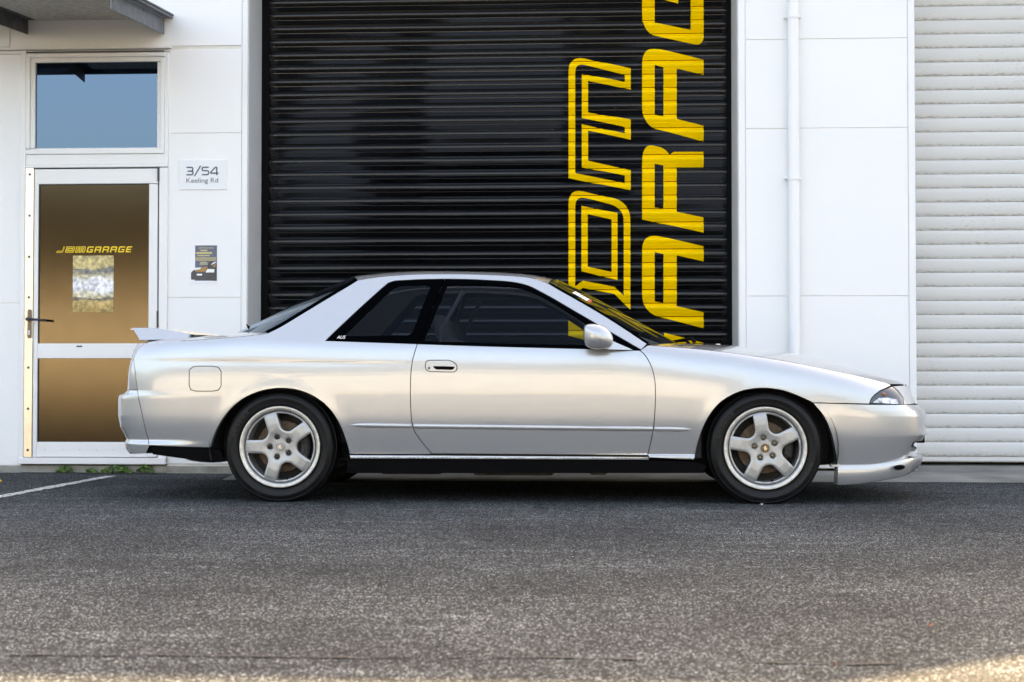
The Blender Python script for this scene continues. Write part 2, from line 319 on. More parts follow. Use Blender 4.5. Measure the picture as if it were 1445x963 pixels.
def round_corners(poly, rads, n=6):
    out = []; k = len(poly)
    for i in range(k):
        p = np.array(poly[i], float); r = rads.get(i, 0)
        if not r: out.append(tuple(p)); continue
        a = np.array(poly[i - 1], float) - p; b = np.array(poly[(i + 1) % k], float) - p
        a *= min(r / np.linalg.norm(a), 0.49); b *= min(r / np.linalg.norm(b), 0.49)
        for j in range(n + 1):
            t = j / n; out.append(tuple((1 - t) ** 2 * (p + a) + 2 * t * (1 - t) * p + t * t * (p + b)))
    return out
def text_mesh(s, size, name, m, parent, loc, xs=1.0, shear=0.0, ext=0.0005, world=True, rot=(R(90), 0, 0)):
    cu = bpy.data.curves.new(name, 'FONT'); cu.body = s; cu.size = size; cu.align_x = 'CENTER'; cu.shear = shear; cu.extrude = ext
    t = bpy.data.objects.new(name + '_tmp', cu); C.objects.link(t); bpy.context.view_layer.update()
    me = bpy.data.meshes.new_from_object(t.evaluated_get(bpy.context.evaluated_depsgraph_get())); bpy.data.objects.remove(t)
    me.transform(Matrix.Diagonal((xs, 1, 1, 1))); me.materials.clear()
    from mathutils import Euler
    me.transform(Matrix.Translation(loc) @ Euler(rot).to_matrix().to_4x4())
    return link(name, me, m, parent, None, world)

# ================================================================== GROUND
WY = 9.85          # face of the white wall
def sheet(name, x0, x1, y0, y1, z, m, nx=1, ny=1):
    return pyd(name, [(x0, y0, z), (x1, y0, z), (x1, y1, z), (x0, y1, z)], [(0, 1, 2, 3)], m)
tag(sheet('ground', -400, 400, -600, 300, 0, 'asphalt'), kind='structure')
# concrete apron sloping up to the floor of the right-hand unit
ap = pyd('concrete_apron', [(-2.38, 9.2, 0.004), (-2.38, 10.6, 0.066), (1.06, 10.6, 0.066), (1.06, 9.2, 0.004), (2.31, 9.25, 0.004), (2.31, 10.6, 0.066), (9, 10.6, 0.066), (9, 9.1, 0.004)],
         [(0, 3, 2, 1), (3, 4, 5, 2), (4, 7, 6, 5)], 'apron'); tag(ap, kind='structure')
# worn parking line
def ribbon(name, pts, wd, z, m, jit=0.0):
    pts = [np.array(p[:2]) for p in pts]; v = []; f = []
    for i, p in enumerate(pts):
        t = pts[min(i + 1, len(pts) - 1)] - pts[max(i - 1, 0)]; t /= np.linalg.norm(t); nn = np.array([-t[1], t[0]])
        k = wd * (0.5 + (random.random() - 0.5) * jit)
        v += [(*(p + nn * k), z), (*(p - nn * k), z)]
        if i: a = 2 * i; f.append((a - 2, a - 1, a + 1, a))
    return pyd(name, v, f, m)
a, b = gr(157, 672.5), gr(-60, 713)
pl = ribbon('parking_line', [a + (b - a) * t for t in np.linspace(0, 1, 40)], 0.085, 0.004, 'line', 0.25); tag(pl, kind='structure')
def crack(name, pxs, wd, jit, wob):
    P = resample([gr(*q)[:2] for q in pxs], 0.03, False); P = P + rng.normal(0, wob, P.shape).cumsum(0) * 0.25 * np.sin(np.linspace(0, math.pi, len(P)))[:, None]
    return tag(ribbon(name, P, wd, 0.004, 'tar', jit), kind='structure')
crack('ground_joint', [(-60, 925), (240, 926), (480, 929), (760, 928), (1000, 934), (1200, 939), (1330, 936)], 0.009, 1.4, 0.002)
crack('ground_crack', [(1184, 692), (1232, 714), (1330, 760), (1460, 815)], 0.0032, 1.2, 0.001)
# yellow and black rubber wheel stop at the left edge of the picture
ws = gr(-5, 681)
wst = empty('wheel_stop', (ws[0], ws[1], 0), 'yellow and black striped rubber wheel stop on the asphalt at the left edge', 'wheel stop')
for i in range(6):
    x1 = -0.14 * i; x0 = x1 - 0.14; e = 0.05 if i == 0 else 0
    v = [(x0, -0.09, 0), (x1, -0.09, 0), (x1 - e, -0.045, 0.075), (x0, -0.045, 0.075), (x0, 0.09, 0), (x1, 0.09, 0), (x1 - e, 0.045, 0.075), (x0, 0.045, 0.075)]
    pyd('stripe', v, [(0, 1, 2, 3), (5, 4, 7, 6), (3, 2, 6, 7), (1, 5, 6, 2), (0, 3, 7, 4)], 'yellow' if i % 2 == 0 else 'rubber', wst)
# fallen leaves and scraps
def leaf(px, py, s, ang, m, label):
    p = gr(px, py); bm = bmesh.new(); n = 10; ring = []
    for k in range(n):
        t = 2 * math.pi * k / n; ring.append(bm.verts.new((s * math.cos(t), s * 0.45 * math.sin(t) * (1 - 0.3 * math.cos(t)), 0.006 + 0.006 * math.cos(2 * t))))
    c_ = bm.verts.new((0, 0, 0.003))
    for k in range(n): bm.faces.new((c_, ring[k], ring[(k + 1) % n]))
    o = bm_obj('fallen_leaf', bm, m, None, 60); o.location = (p[0], p[1], 0); o.rotation_euler = (0, 0, ang)
    tag(o, label, 'leaf', 'scraps on the asphalt')
leaf(1313, 884, 0.009, 0.3, 'leaf', 'small reddish fallen leaf on the asphalt in front of the car nose')
leaf(536, 828, 0.008, 1.0, 'tar', 'small dark scrap lying on the asphalt below the door')
leaf(1075, 713, 0.007, 0.4, 'paper', 'tiny pale chip on the asphalt under the front tyre')
leaf(1178, 940, 0.006, 0.8, 'leaf', 'tiny brown fallen leaf near the joint in the asphalt')

# ================================================================== BUILDING
bld = empty('garage_building', (0, WY, 0), 'white panelled workshop building with roller doors and a glazed entry door', 'building')
def X(px, Y=WY): return float(un(px, 481.5, Y)[0])
def Z(py, px=722, Y=WY): return float(un(px, py, Y)[2])
def wbox(name, a, b, m, parent=None, bev=0.0, seg=1): return box(name, a, b, m, parent or bld, bev, seg, True)
def pbox(name, px0, py0, px1, py1, y0, y1, m, parent=None, bev=0.0):
    cx = (px0 + px1) / 2
    return wbox(name, (X(px0), y0, Z(py1, cx)), (X(px1), y1, Z(py0, cx)), m, parent, bev)
TOP = 5.67
OPL, OPR = X(348), X(1043)          # roller door opening
RGT = X(1293)
DY = 10.28                          # recessed roller door plane
# backing (joints show it), jambs, lintels
bk = WY + 0.006
wbox('backing_wall', (-7.5, bk, 0.0), (X(30), bk + 0.2, 3.35), 'joint')
wbox('backing_wall', (X(236), bk, 0.0), (X(343), bk + 0.2, 3.9), 'joint')
wbox('backing_wall', (X(1048), bk, 0.0), (X(1288), bk + 0.2, 3.9), 'joint')
wbox('backing_wall', (-7.5, bk, 3.35), (X(236) - .001, bk + 0.2, 3.9), 'joint')
# upper wall with the parapet (its outline throws the shade onto the yard)
up = [(-9, 3.9), (9, 3.9), (9, 4.55), (4.95, 4.55), (3.62, TOP), (-9, TOP)]
v = [(x, WY - 0.002, z) for x, z in up] + [(x, WY + 0.24, z) for x, z in up]; n = len(up)
pyd('upper_wall', v, [tuple(range(n)), tuple(range(2 * n - 1, n - 1, -1))] + [(i, i + n, (i + 1) % n + n, (i + 1) % n) for i in range(n)], 'wall', bld, None, True)
wbox('roof', (-9, WY + 0.25, 4.25), (9, 22, 4.4), 'roofing')
wbox('side_wall', (-9, WY + 0.25, 0), (-8.8, 22, 4.24), 'wall'); wbox('side_wall', (8.8, WY + 0.25, 0), (9, 22, 4.24), 'wall'); wbox('rear_wall', (-8.79, 21.8, 0), (8.79, 22, 4.24), 'wall')
def cell(px0, py0, px1, py1, nm='wall_panel'):
    g = 0.0016; cx = (px0 + px1) / 2
    return wbox(nm, (X(px0) + g, WY, Z(py1, cx) + g), (X(px1) - g, WY + 0.0058, Z(py0, cx) - g), 'wall', None, 0.0015)
# panels left of the door
wbox('wall_panel', (-7.5, WY + 0.004, Z(428, 0) + .003), (X(29), WY + 0.0058, Z(73, 0)), 'wall', None, 0.0008)
wbox('wall_panel', (-7.5, WY + 0.004, 0.055), (X(29), WY + 0.0058, Z(428, 0) - .003), 'wall', None, 0.0008)
wbox('wall_panel', (-7.5, WY, Z(66, 0)), (X(11) - .003, WY + 0.0058, 3.898), 'wall', None, 0.0015)
wbox('wall_panel', (X(11) + .003, WY, Z(66, 180)), (X(340) - .003, WY + 0.0058, 3.898), 'wall', None, 0.0015)
for y0, y1 in ((70, 188), (188, 420), (420, 655)): cell(236, y0, 340, y1)
# right-hand pier
for y0, y1 in ((-150, 55), (55, 181), (181, 418), (418, 661)): cell(1053, y0, 1283, y1)
wbox('corner_trim', (X(340) + .001, WY - 0.004, 0.055), (OPL, DY + 0.02, 3.899), 'alu', None, 0.003)
wbox('corner_trim', (OPR, WY - 0.004, 0.055), (X(1053) - .001, DY + 0.02, 3.899), 'alu', None, 0.003)
wbox('corner_trim', (X(1283) + .001, WY - 0.004, 0.055), (RGT, DY + 0.02, 3.899), 'alu', None, 0.003)
wbox('door_jamb', (OPL + 0.0005, WY + 0.012, 0.05), (OPL + 0.006, DY + 0.03, 3.89), 'jamb')
wbox('door_jamb', (OPR - 0.006, WY + 0.012, 0.05), (OPR - 0.0005, DY + 0.03, 3.89), 'jamb')
wbox('plinth', (-7.5, WY + 0.004, 0), (OPL, WY + 0.2, 0.052), 'conc', None, 0.004)
wbox('plinth', (OPR, WY + 0.006, 0), (RGT, WY + 0.2, 0.052), 'conc', None, 0.004)
wbox('flashing', (-7.5, WY - 0.035, Z(71, 100)), (X(241), WY - 0.001, Z(68.2, 100)), 'alu', None, 0.002)
wbox('flashing', (-7.5, WY - 0.012, Z(76, 100)), (X(239), WY - 0.001, Z(72.0, 100)), 'alu', None, 0.002)

# ---- roller door slats
PER = 0.0975
prof_b = [(0.000, -0.0015), (0.0015, 0.0), (0.009, -0.0025), (0.0175, 0.0138), (0.0195, 0.0160), (0.0215, 0.0177), (0.024, 0.0193), (0.0265, 0.0204), (0.029, 0.0211), (0.032, 0.0215), (0.035, 0.02155), (0.038, 0.0212), (0.041, 0.0206), (0.044, 0.0197), (0.047, 0.0186), (0.063, 0.0108), (0.064, 0.0112), (0.0665, 0.0109), (0.0685, 0.0098), (0.0945, -0.0035), (0.0965, -0.006)]
prof_w = [(0.000, -0.006), (0.0025, 0.000), (0.008, 0.0035), (0.020, 0.0062), (0.040, 0.0068), (0.060, 0.0062), (0.075, 0.0042), (0.085, 0.001), (0.091, -0.0015), (0.095, -0.002), (0.0968, -0.007)]
def slat_mesh(name, prof, x0, x1, Y, nx=1):
    v = []; f = []; k = len(prof); xs = np.linspace(x0, x1, nx + 1)
    for t, d in prof:
        for x in xs: v.append((x, Y - d, -t))
    for i in range(k - 1):
        for j in range(nx): a = i * (nx + 1) + j; f.append((a, a + nx + 1, a + nx + 2, a + 1))
    me = bpy.data.meshes.new(name); me.from_pydata(v, [], f); me.update(); me.polygons.foreach_set('use_smooth', [True] * len(me.polygons)); return me
rd = wbox('roller_door', (OPL - 0.02, DY + 0.03, 0.06), (OPR + 0.02, DY + 0.05, 3.95), 'slat_black')
tag(rd, 'black roller door with large yellow lettering running upward')
me = slat_mesh('slat', prof_b, OPL + 0.02, OPR - 0.02, DY, 24); me.materials.append(M['slat_black']); me.set_sharp_from_angle(angle=R(20))
# slight waviness of the sheet along its length
co = np.empty(len(me.vertices) * 3); me.vertices.foreach_get('co', co); co = co.reshape(-1, 3)
co[:, 1] += 0.0012 * np.sin(co[:, 0] * 5.1) + 0.0008 * np.sin(co[:, 0] * 11.7 + 1); me.vertices.foreach_set('co', co.ravel())
ZB = Z(52 / 2.407, 560, DY) + 0.034; ZB += PER * 4
nsl = int((ZB - 0.07) / PER)
for i in range(nsl):
    o = link('slat', me, None, rd, None, True); o.location = (0, 0, ZB - PER * i)
wbox('bottom_rail', (OPL + 0.02, DY - 0.012, 0.066), (OPR - 0.02, DY + 0.02, ZB - PER * nsl - 0.002), 'slat_black', rd, 0.004)
wbox('guide_rail', (OPL + 0.0065, DY - 0.03, 0.06), (OPL + 0.060, DY + 0.025, 3.9), 'plastic', rd, 0.003)
wbox('guide_rail', (OPR - 0.04, DY - 0.03, 0.06), (OPR - 0.0065, DY + 0.025, 3.9), 'plastic', rd, 0.003)
pb_t = np.array([p[0] for p in prof_b]); pb_d = np.array([p[1] for p in prof_b])
def drape(p):
    x, z = p; t = (ZB - z) % PER
    return (x, DY - float(np.interp(t, pb_t, pb_d)) - 0.0016 + 0.0012 * math.sin(x * 5.1) + 0.0008 * math.sin(x * 11.7 + 1), z)
# lettering traced in the picture at the door plane (px) ; drawn with real joints at each slat
def dp(q): p = un(q[0], q[1], DY - 0.010); return (p[0], p[2])
def z8(q): return (780 + q[0] / 1.9267, q[1] / 1.9267)
Al = round_corners([z8(q) for q in [(410, 893), (410, 850), (337, 833), (337, 695), (410, 711), (410, 670), (243, 632), (243, 850)]], {6: 26, 7: 26})
Ah = [z8(q) for q in [(277, 686), (301, 692), (301, 824), (277, 820)]]
Rl = round_corners([z8(q) for q in [(410, 633), (410, 592), (337, 577), (337, 455), (410, 455), (410, 413), (330, 413), (318, 420), (300, 402), (243, 392), (243, 597)]], {8: 12, 9: 26})
Rh = [z8(q) for q in [(277, 446), (301, 450), (301, 568), (277, 564)]]
Gl = round_corners([z8(q) for q in [(243, 92), (410, 126), (410, -135), (375, -143), (375, 82), (277, 63), (277, -163), (243, -170)]], {0: 26, 1: 14})
Gb = [z8(q) for q in [(301, 0), (341, 10), (341, -80), (301, -88)]]
Gbar = [z8(q) for q in [(301, -88), (376, -73), (376, -110), (301, -125)]]
Ml = round_corners([z8(q) for q in [(43, 485), (43, 150), (212, 187), (212, 243), (96, 221), (96, 306), (212, 326), (212, 380), (96, 356), (96, 438), (212, 463), (212, 518)]], {1: 24})
Mh = round_corners([z8(q) for q in [(61, 472), (61, 172), (196, 203), (196, 224), (79, 201), (79, 322), (196, 345), (196, 364), (79, 338), (79, 455), (196, 478), (196, 498)]], {1: 14})
Dl = round_corners([z8(q) for q in [(43, 812), (43, 512), (211, 550), (211, 843), (168, 800), (82, 783)]], {1: 22, 2: 26})
Dh = round_corners([z8(q) for q in [(61, 779), (61, 532), (193, 565), (193, 805), (167, 780), (82, 764)]], {1: 16, 2: 20})
D2 = [z8(q) for q in [(78, 560), (176, 580), (176, 762), (78, 738)]]; D2h = [z8(q) for q in [(95, 583), (160, 597), (160, 740), (95, 726)]]
Jl = round_corners([(802, 446), (889.5, 466), (889.5, 590), (866, 584), (866, 490), (802, 474)], {1: 14})
sh = lambda P, d: [(q[0], q[1] + d) for q in P]
A_S = 893 / 1.9267 - 385 / 1.9267
def letter(name, *regions):
    Vs, Fs = [], []
    for loops in regions:
        L = []
        for l in loops:
            L.append(resample([dp(q) for q in l], 0.02))
        o = L[0]; lo, hi = o[:, 1].min(), o[:, 1].max()
        # cut into one strip per slat so that each joint stays open
        k0 = int(math.floor((ZB - hi) / PER)); k1 = int(math.floor((ZB - lo) / PER))
        for k in range(k0, k1 + 1):
            zt, zb = ZB - PER * k - 0.0025, ZB - PER * (k + 1) + 0.0025
            xs0, xs1 = o[:, 0].min() - 0.1, o[:, 0].max() + 0.1
            rows = [ZB - PER * k - t for t in pb_t[1:-1]]
            pts = []; ed = []
            for l in L:
                s = len(pts); pts += [tuple(p) for p in l]; ed += [(s + i, s + (i + 1) % len(l)) for i in range(len(l))]
            for zr in [zt, zb] + rows:
                s = len(pts); pts += [(xs0, zr), (xs1, zr)]; ed.append((s, s + 1))
            r = delaunay_2d_cdt([Vector(p) for p in pts], ed, [], 0, 1e-7)
            V = np.array([tuple(q) for q in r[0]]); T = np.array([t for t in r[2] if len(t) == 3]); c_ = V[T].mean(1)
            ok = inside(c_, L[0]) & (c_[:, 1] < zt) & (c_[:, 1] > zb)
            for h in L[1:]: ok &= ~inside(c_, h)
            T = T[ok]
            if not len(T): continue
            used = np.unique(T); rm = {u: i for i, u in enumerate(used)}; s = len(Vs)
            Vs += [drape(V[u]) for u in used]
            for t in T:
                a, b_, c2 = V[t]; cr = (b_[0] - a[0]) * (c2[1] - a[1]) - (b_[1] - a[1]) * (c2[0] - a[0])
                q = [s + rm[i] for i in t]; Fs.append(q if cr > 0 else q[::-1])
    return pyd('lettering', Vs, Fs, 'yellow', rd, None, True)
letter('A', [Al, Ah]); letter('R', [Rl, Rh]); letter('A', [sh(Al, -A_S), sh(Ah, -A_S)])
letter('G', [Gl], [Gb], [Gbar]); letter('M', [Ml, Mh]); letter('D', [Dl, Dh], [D2, D2h]); letter('J', [Jl])
letter('G', [sh(Gl, 554)], [sh(Gb, 554)], [sh(Gbar, 554)], [[(937, 470), (993, 484), (993, 508), (937, 494)]])

# ---- white roller shutter on the right
WD = 10.22; 
rs = wbox('roller_shutter', (RGT - 0.05, WD + 0.03, 0.07), (9, WD + 0.05, 3.95), 'joint')
tag(rs, 'dirty off-white ribbed roller shutter at the right')
me = slat_mesh('slat', prof_w, RGT + 0.004, 8.7, WD, 8); me.materials.append(M['slat_white'])
PW = 0.1
ZW = Z(70 / 2.407, 1300, WD) + PW * 6
nw = int((ZW - 0.10) / PW) 
for i in range(nw):
    o = link('slat', me, None, rs, None, True); o.location = (0, 0, ZW - PW * i); o.scale = (1, 1, PW / 0.0975)
wbox('bottom_rail', (RGT + 0.004, WD - 0.010, 0.078), (8.7, WD + 0.02, ZW - PW * nw - 0.004), 'slat_white', rs, 0.003)

# ---- entry door
LY = WY - 0.006
ef = pbox('door_frame', 35.5, 237 - 4, 236.3, 237, WY - 0.02, WY + 0.05, 'alu', None, 0.003)
tag(ef, 'white aluminium door and transom frame')
def dx(px, py):  # frame edges lean a touch in the picture; use the mean pixel
    return X(px)
pbox('frame_member', 28.6, 72.4, 35.45, 652, WY - 0.02, WY + 0.05, 'alu', ef, 0.003)
pbox('frame_member', 231.05, 72.4, 236.3, 218.1, WY - 0.012, WY + 0.05, 'alu', ef, 0.003)
pbox('frame_member', 35.5, 72.4, 231, 76.45, WY - 0.012, WY + 0.05, 'alu', ef, 0.002)
pbox('frame_member', 224.5, 237.2, 236.3, 652, WY - 0.02, WY + 0.05, 'alu', ef, 0.003)
pbox('frame_member', 28.6, 646, 236.3, 655, WY - 0.035, WY + 0.05, 'alu', ef, 0.003)
pbox('frame_member', 35.5, 218.15, 236.3, 232.9, WY - 0.012, WY + 0.05, 'alu', ef, 0.003)
pbox('head_gap', 38, 237.2, 224, 238.6, WY + 0.002, WY + 0.01, 'gasket', ef)
dr = pbox('entry_door', 47.8, 239, 222.4, 260, WY - 0.014, WY + 0.03, 'alu', None, 0.003)
tag(dr, 'white aluminium entry door with bronze film glass')
pbox('stile', 47.8, 260.1, 54, 645, WY - 0.014, WY + 0.03, 'alu', dr, 0.003)
pbox('stile', 210, 260.1, 222.4, 645, WY - 0.014, WY + 0.03, 'alu', dr, 0.003)
pbox('rail', 54.1, 485, 209.9, 506, WY - 0.014, WY + 0.03, 'alu', dr, 0.003)
pbox('rail', 54.1, 624, 209.9, 645, WY - 0.014, WY + 0.03, 'alu', dr, 0.003)
pbox('gasket', 54, 260, 210, 261.2, WY - 0.010, WY + 0.03, 'gasket', dr); pbox('gasket', 54, 261.2, 55.3, 485, WY - 0.010, WY + 0.03, 'gasket', dr); pbox('gasket', 54, 506, 55.3, 624, WY - 0.010, WY + 0.03, 'gasket', dr)
pbox('gasket', 222.6, 239, 224.3, 460, WY - 0.01, WY + 0.03, 'gasket', dr)
pbox('hinge', 222.2, 237.5, 225, 256, WY - 0.026, WY - 0.011, 'black', dr, 0.002); pbox('hinge', 222.2, 439, 224.6, 462, WY - 0.026, WY - 0.011, 'black', dr, 0.002)
pbox('glass_pane', 55.3, 261.2, 209.9, 484.9, WY - 0.002, WY + 0.02, 'film', dr)
pbox('glass_pane', 55.3, 506.1, 209.9, 623.9, WY - 0.002, WY + 0.02, 'film', dr)
pbox('rail_label', 109, 488, 117, 490, WY - 0.0155, WY - 0.0142, 'gasket', dr)
strip = pbox('lock_guard', 36, 238, 47.5, 645, WY - 0.022, WY - 0.0, 'brass', dr, 0.0015)
for py in (247, 305, 363, 420, 519, 577, 635):
    bm = bmesh.new(); lathe_bm(bm, [(0.0, -0.004), (0.006, -0.0035), (0.0095, -0.001), (0.0098, 0.003)], 12, (X(42), WY - 0.022, Z(py, 42))); bm_obj('screw', bm, 'screw', dr, 40, True)
hx, hz = X(43.5), Z(451, 43)
pv = rrect(hx - 0.0135, hx + 0.0135, Z(478, 43), Z(437, 43), 0.0134)
V, T, L = tri_region([resample(pv, 0.01)])
P = [(p[0], WY - 0.031, p[1]) for p in V]; nn = len(P); P += [(p[0], WY - 0.0222, p[1]) for p in V]; l = L[0]
hp = pyd('handle_plate', P, [tuple(t) for t in T] + [(l[i], l[i] + nn, l[(i + 1) % len(l)] + nn, l[(i + 1) % len(l)]) for i in range(len(l))], mat('bronze_plate', (0.16, 0.12, 0.09), 0.35, 0.6), dr, None, True)
tube('handle', [(hx, WY - 0.03, hz), (hx, WY - 0.07, hz), (hx + 0.012, WY - 0.08, hz), (hx + 0.06, WY - 0.082, hz - 0.004), (hx + 0.135, WY - 0.078, hz - 0.010)], [0.014, 0.013, 0.011, 0.0085, 0.0085], 'black', dr, 10, True)
box('keyhole', (hx - 0.006, WY - 0.0335, Z(473, 43)), (hx + 0.004, WY - 0.031, Z(466.5, 43)), 'white_print', dr, 0.002, 1, True)
for k in range(5): 
    bm = bmesh.new(); lathe_bm(bm, [(0.0, -0.002), (0.005, -0.001), (0.005, 0.002)], 10, (X(66 + 24 * k), WY - 0.0142, Z(634.5, 66))); bm_obj('screw', bm, 'jamb', dr, 40, True)
# transom window
tw = pbox('transom_window', 35.5, 76.5, 231, 81.5, WY - 0.02, WY + 0.05, 'alu', None, 0.003); tag(tw, 'square white framed window above the entry door')
pbox('frame', 35.5, 211, 231, 218, WY - 0.02, WY + 0.05, 'alu', tw, 0.003); pbox('frame', 35.5, 81.6, 41, 210.9, WY - 0.02, WY + 0.05, 'alu', tw, 0.003); pbox('frame', 225.5, 81.6, 231, 210.9, WY - 0.02, WY + 0.05, 'alu', tw, 0.003)
pbox('sash', 41.1, 81.6, 225.4, 88, WY - 0.008, WY + 0.05, 'alu', tw, 0.002); pbox('sash', 41.1, 209.5, 225.4, 210.9, WY - 0.008, WY + 0.05, 'alu', tw, 0.0005); pbox('sash', 41.1, 88.1, 47.5, 209.4, WY - 0.008, WY + 0.05, 'alu', tw, 0.002); pbox('sash', 220.5, 88.1, 225.4, 209.4, WY - 0.008, WY + 0.05, 'alu', tw, 0.002)
pbox('pane', 47.5, 88, 220.5, 209.5, WY + 0.012, WY + 0.02, 'skyglass', tw)
# canopy over the door
cz = Z(31, 120)
ca = empty('canopy', (X(120), WY, cz)); ca.parent = bld; ca.matrix_parent_inverse = Matrix.Translation((0, -WY, 0))
tag(ca, 'steel canopy with perforated soffit over the entry door')
cxl, cxr, pro = X(-60), X(243), 1.12
def cbox(nm, a, b, m, bev=0.002): return box(nm, a, b, m, ca, bev, 1, True)
cbox('deck', (cxl, WY - pro, cz + 0.03), (cxr, WY - 0.003, cz + 0.045), 'galv_dark')
for px in (36, 229):
    bx = X(px); bm = bmesh.new()
    zb0, zb1 = Z(49, px), cz + 0.028
    vv = [(bx - .004, WY - .003, zb0), (bx - .004, WY - .003, zb1), (bx - .004, WY - pro, zb1), (bx - .004, WY - pro, zb0)]
    A_ = [bm.verts.new(q) for q in vv]; B_ = [bm.verts.new((q[0] + 0.008, q[1], q[2])) for q in vv]; k = len(vv)
    bm.faces.new(A_); bm.faces.new(B_[::-1])
    for i in range(k): bm.faces.new((A_[i], B_[i], B_[(i + 1) % k], A_[(i + 1) % k]))
    add_box(bm, (bx + .0045, WY - pro, zb1 - 0.012), (bx + 0.065, WY - .003, zb1 - 0.001))
    bm_obj('bracket', bm, 'galv' if px > 100 else 'galv_dark', ca, None, True)
# perforated soffit : rows of crossing bars
bm = bmesh.new()
for i in range(53): yy = WY - 0.01 - i * 0.0208; add_box(bm, (X(36) + 0.07, yy - 0.006, cz + 0.012), (X(229) - 0.006, yy + 0.006, cz + 0.0155))
for i in range(44): xx = X(36) + 0.075 + i * 0.0212; add_box(bm, (xx - 0.005, WY - pro, cz + 0.0158), (xx + 0.005, WY - .004, cz + 0.0185))
so_ = bm_obj('soffit_mesh', bm, 'mesh', ca, None, True); so_['kind'] = 'stuff'
cbox('edge_beam', (cxl, WY - pro - 0.02, cz - 0.02), (cxr, WY - pro - 0.001, cz + 0.05), 'galv')
for ch in ca.children:
    for v_ in ch.data.vertices: v_.co.z -= 0.095 * (WY - v_.co.y)
# downpipe
dpx = X(1119.5); dpp = tube('downpipe', [(dpx, WY - 0.055, 0.06), (dpx, WY - 0.055, 3.88)], 0.038, 'wall', bld, 20, True); tag(dpp, 'white round downpipe on the white pier')
for py in (25, 252):
    tube('collar', [(dpx, WY - 0.055, Z(py + 4, 1119)), (dpx, WY - 0.055, Z(py - 4, 1119))], 0.0425, 'wall', dpp, 20, True)
    wbox('pipe_clip', (dpx - 0.058, WY - 0.03, Z(py + 2, 1119)), (dpx + 0.058, WY - 0.0005, Z(py - 1, 1119)), 'wall', dpp, 0.003)

# ---- signs and notices (things of their own)
sg = pbox('address_sign', 252, 226, 319, 268, WY - 0.006, WY - 0.001, 'sign', None, 0.001); sg.parent = None; sg.matrix_parent_inverse.identity()
tag(sg, 'pale address sign reading 3/54 Keeling Rd on the wall beside the door', 'sign')
def stroke(name, lines, wd, m, parent, Y):
    bm = bmesh.new()
    for ln in lines:
        P = [np.array(q, float) for q in ln]; Lf, Rg = [], []
        for i, p in enumerate(P):
            a = P[i] - P[i - 1] if i else P[1] - P[0]; b_ = P[i + 1] - P[i] if i < len(P) - 1 else a
            a = a / np.linalg.norm(a); b_ = b_ / np.linalg.norm(b_); t = a + b_; t /= np.linalg.norm(t); nn = np.array([-t[1], t[0]]); k = wd / 2 / max(0.5, nn @ np.array([-a[1], a[0]]))
            Lf.append(bm.verts.new((p[0] + nn[0] * k, Y, p[1] + nn[1] * k))); Rg.append(bm.verts.new((p[0] - nn[0] * k, Y, p[1] - nn[1] * k)))
        for i in range(len(P) - 1): bm.faces.new((Lf[i], Rg[i], Rg[i + 1], Lf[i + 1]))
    return bm_obj(name, bm, m, parent, None, False)
def sp(q): return (X(230 + q[0] / 12.036), Z(220 + q[1] / 12.036, 285))
def gl(poly, rad=None): return [sp(q) for q in (open_round(poly, rad) if rad else poly)]
def open_round(poly, r, n=5):
    out = [poly[0]]
    for i in range(1, len(poly) - 1):
        p = np.array(poly[i], float); a = np.array(poly[i - 1], float) - p; b_ = np.array(poly[i + 1], float) - p
        a *= min(r / np.linalg.norm(a), 0.49); b_ *= min(r / np.linalg.norm(b_), 0.49)
        for j in range(n + 1): t = j / n; out.append(tuple((1 - t) ** 2 * (p + a) + 2 * t * (1 - t) * p + t * t * (p + b_)))
    out.append(poly[-1]); return out
stroke('lettering', [gl([(388, 200), (497, 200), (497, 262), (405, 262)], 28), gl([(440, 262), (500, 262), (500, 325), (388, 325)], 28), gl([(525, 350), (630, 172)]),
    gl([(768, 200), (655, 200), (655, 258), (765, 258), (765, 325), (650, 325)], 26), gl([(905, 335), (905, 200), (880, 200), (800, 285), (800, 300), (935, 300)], 12)], 0.0095, 'ink', sg, WY - 0.0072)
text_mesh('Keeling Rd', 0.0475, 'lettering', 'ink', sg, (X(284.6), WY - 0.0068, Z(258.2, 285)), 1.12)
ps = pbox('door_poster', 102.5, 361, 160, 441, WY - 0.0045, WY - 0.0025, 'poster', None); ps.parent = None; ps.matrix_parent_inverse.identity()
tag(ps, 'faded gold and white poster taped inside the entry door glass', 'poster')
fl = pbox('wall_flyer', 267.5, 345.5, 306.5, 400.5, WY - 0.0025, WY - 0.0005, 'paper', None); fl.parent = None; fl.matrix_parent_inverse.identity()
tag(fl, 'small flyer with a dark car picture on the wall below the address sign', 'flyer')
def fp(q): return (X(250 + q[0] / 12.04), WY - 0.003, Z(335 + q[1] / 12.04, 286))
def fprint(poly, m, k=0):
    v = [fp(q) for q in poly]; v = [(a_, b_ - 0.0003 * k, c_) for a_, b_, c_ in v]; pyd('print', v, [tuple(range(len(v)))], m, fl)
M['slate'] = mat('flyer_slate', (0.10, 0.12, 0.17), 0.5, var=0.2, vscale=80); M['flyer_gold'] = mat('flyer_gold', (0.55, 0.46, 0.22), 0.5, var=0.3, vscale=150)
M['flyer_dark'] = mat('flyer_dark', (0.06, 0.055, 0.06), 0.5, var=0.4, vscale=120); M['flyer_orange'] = mat('flyer_orange', (0.42, 0.20, 0.06), 0.5)
q4 = lambda a_, b_, c_, d_: [(a_, d_), (c_, d_), (c_, b_), (a_, b_)]
fprint(q4(300, 140, 672, 740), 'slate')
text_mesh('JDMGARAGE', 0.0165, 'lettering', 'flyer_gold', fl, (fp((485, 200))[0], WY - 0.0034, fp((485, 196))[2]), 1.15, 0.2, 0)
